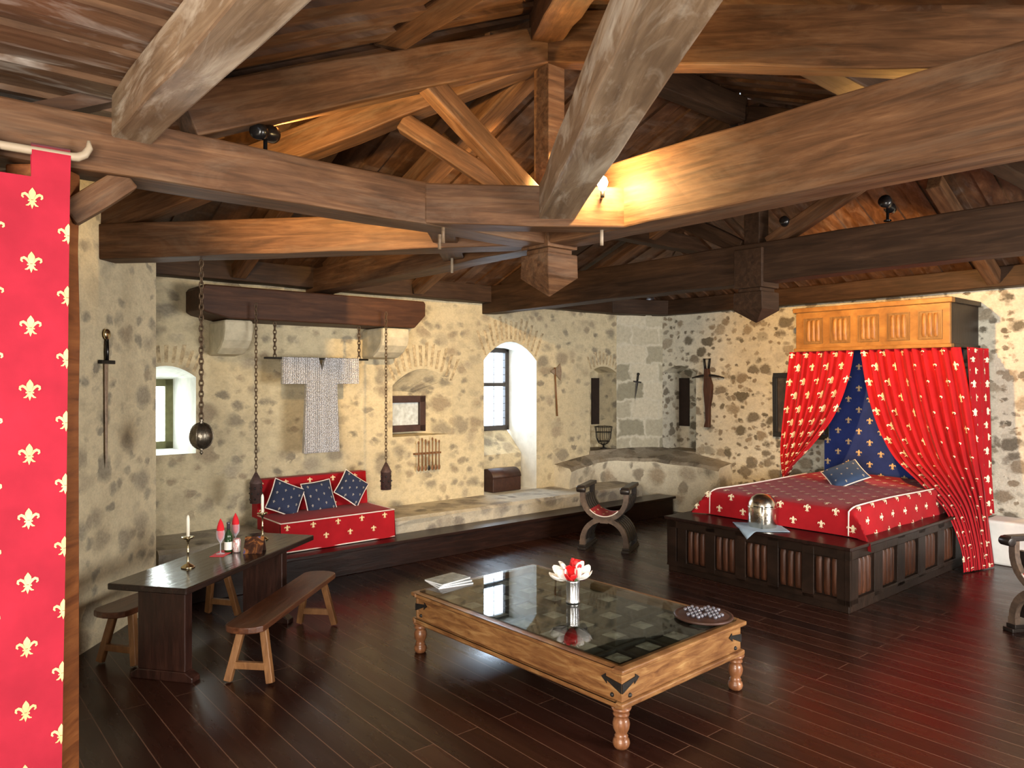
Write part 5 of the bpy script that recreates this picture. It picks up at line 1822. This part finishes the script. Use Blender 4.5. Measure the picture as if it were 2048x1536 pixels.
def cl(s, q):
    # square cloth on its diagonal, one corner over the front edge
    a = (s - .5) * .46; c = (q - .5) * .46
    du = (a + c) * .707; dv_ = (a - c) * .707
    u = cu0 + du - .04; v_ = cv0 + dv_
    z = BZ + .0045 + .003 * math.sin(s * 9) * math.cos(q * 7)
    if u < edge_u:
        over = edge_u - u
        u = edge_u - .006 - .02 * over
        z = BZ + .004 - over
    return W(u, v_, z)
mb.grid(cl, 20, 20)
o = mb.build('folded_cloth', DENIM, solid=.003)
tag(o, 'pale blue cloth under the helmet with one corner hanging over the bed base', 'cloth')

# canopy
CU0 = 9.16
CV0, CV1 = 3.22, 5.08
CZ0, CZ1 = 2.47, 3.04
t = thing('bed_canopy', 'carved wooden canopy box fixed high over the head of the bed', 'canopy', W(CU0, CV0, CZ0), TH)
CD, CWD, CH = UB - CU0, CV1 - CV0, CZ1 - CZ0
mb = MB()
mb.box(.0, .05, 0, CWD, .0, CH)
mb.box(-.02, .07, -.02, CWD + .02, 0, .045); mb.box(-.03, .07, -.03, CWD + .03, CH - .06, CH)
mb.build('front_board', CANOPYWOOD, t, bevel=.008)
mb = MB(); mb.box(.05, CD - .0, 0, .05, 0, CH); mb.box(.07, CD, -.02, .05, 0, .045); mb.box(.07, CD, -.03, .05, CH - .06, CH); mb.build('side_board', BASEWOOD, t, bevel=.008)
mb = MB(); mb.box(.05, CD - .0, CWD - .05, CWD, 0, CH); mb.build('side_board', BASEWOOD, t, bevel=.008)
mb = MB(); mb.box(.05, CD, .05, CWD - .05, CH - .03, CH); mb.build('roof_board', CANOPYWOOD, t)
DPAN = wood('canopy_panel_wood', (0.10, 0.045, 0.013), (0.20, 0.10, 0.03), (0.30, 0.17, 0.06), 0.4, (10, 10, 2))
for k in range(5):
    y0 = .08 + k * .352
    mb = MB()
    w_, h_ = .26, .33
    linenfold(mb, lambda a, b_, o_: (-.004 - o_, y0 + .035 + a, .13 + b_), w_ - .07, h_ - .06, 3, .018)
    lp_ = mb.build('linenfold_panel', CANOPYWOOD, t)
    mb = MB()
    for (a0, a1, b0, b1) in ((0, w_, .1, .112), (0, w_, .1 + h_ - .012, .1 + h_), (0, .012, .112, .1 + h_ - .012), (w_ - .012, w_, .112, .1 + h_ - .012)):
        mb.box(-.012, .004, y0 + a0, y0 + a1, b0, b1)
    mb.box(-.004, .002, y0 + .012, y0 + w_ - .012, .112, .1 + h_ - .012)  # darker backing sheet, recess shade painted in behind the folds
    mb.build('panel_moulding', DPAN, lp_)


def drape(name, label, top, inner_bot, mats, nfold, amp, lu, lv, rows=40, motif=(.145, .28, .085), gather=1.0, out=None, cols=90):
    """top(s) and edge paths; inner_bot(s, h) -> (u, v, z)"""
    def surf(a, b_):
        s, h = a / lu, b_ / lv
        p = inner_bot(s, h)
        ph = s * nfold * 2 * math.pi
        k = amp * (.55 + .45 * h)
        fold = math.sin(ph + .8 * math.sin(h * 3 + s * 4)) * k + .35 * k * math.sin(ph * 1.7 + 1 + h * 2)
        o_ = out(s, h) if out else Vector((-1, 0))
        return W(p[0] + o_[0] * fold, p[1] + o_[1] * fold, p[2])
    mb = MB()
    mb.grid(lambda s, q: surf(s * lu, q * lv), cols, rows)
    fleurs_on(mb, surf, lu, lv, motif[0], motif[1], motif[2], 1, .006, False, .05, .06, flip=1)
    o = mb.build(name, mats)
    return tag(o, label, 'curtain')


def edges(A, B):
    def f(s, h):
        a = poly_at(A, h); b_ = poly_at(B, h)
        return a + (b_ - a) * s
    return f


uF = CU0 + .03
# left front curtain: swept to the left edge of the bed
Lo = [(uF, 5.18, 2.47), (uF - .0, 5.22, 2.05), (uF - .02, 5.25, 1.6), (uF - .06, 5.26, 1.2), (uF - .15, 5.2, .93), (uF - .2, 5.14, .70)]
Li = [(uF, 4.33, 2.47), (uF - .02, 4.40, 2.1), (uF - .06, 4.56, 1.65), (uF - .12, 4.80, 1.28), (uF - .25, 4.98, 1.02), (uF - .3, 5.05, .90)]
drape('bed_curtain', 'left red bed curtain with gold lilies, swept aside to the left of the bed', None, edges(Lo, Li), [RED, PALEGOLD], 9, .055, 1.25, 1.75)
Ri = [(uF, 4.24, 2.47), (uF - .02, 4.16, 2.05), (uF - .05, 4.02, 1.6), (uF - .12, 3.78, 1.2), (uF - .2, 3.45, .92), (uF - .24, 3.18, .66), (uF - .26, 3.03, .3), (uF - .25, 3.0, .012)]
Ro = [(uF, 3.13, 2.47), (uF + .0, 3.06, 2.05), (uF + .01, 3.0, 1.6), (uF + .04, 2.96, 1.2), (uF + .08, 2.93, .92), (uF + .14, 2.92, .66), (uF + .2, 2.90, .3), (uF + .24, 2.88, .012)]
drape('bed_curtain', 'right red bed curtain with gold lilies, sweeping down to the floor', None, edges(Ri, Ro), [RED, PALEGOLD], 11, .06, 1.45, 2.5, 50)
So = [(uF + .04, 3.08, 2.47), (uF + .06, 3.06, 1.5), (uF + .08, 3.05, .52)]
Si = [(UB - .06, 3.08, 2.47), (UB - .06, 3.06, 1.5), (UB - .05, 3.05, .52)]
drape('bed_curtain', 'red side curtain of the bed canopy hanging beside the right wall', None, edges(So, Si), [RED, PALEGOLD], 5, .03, .95, 1.95, out=lambda s, h: Vector((0, -1)))
# blue hanging behind the pillows
mb = MB()
def bh(a, b_):
    return W(UB - .05 + .006 * math.sin(a * 7), 5.12 - a, 2.5 - b_)
mb.grid(lambda s, q: bh(s * 1.75, q * 1.75), 20, 12)
fleurs_on(mb, bh, 1.75, 1.75, .145, .29, .095, 1, .005, False, .05, .08)
tag(mb.build('wall_hanging', [ROYAL, GOLD]), 'deep blue hanging with gold lilies at the head of the bed', 'wall hanging')
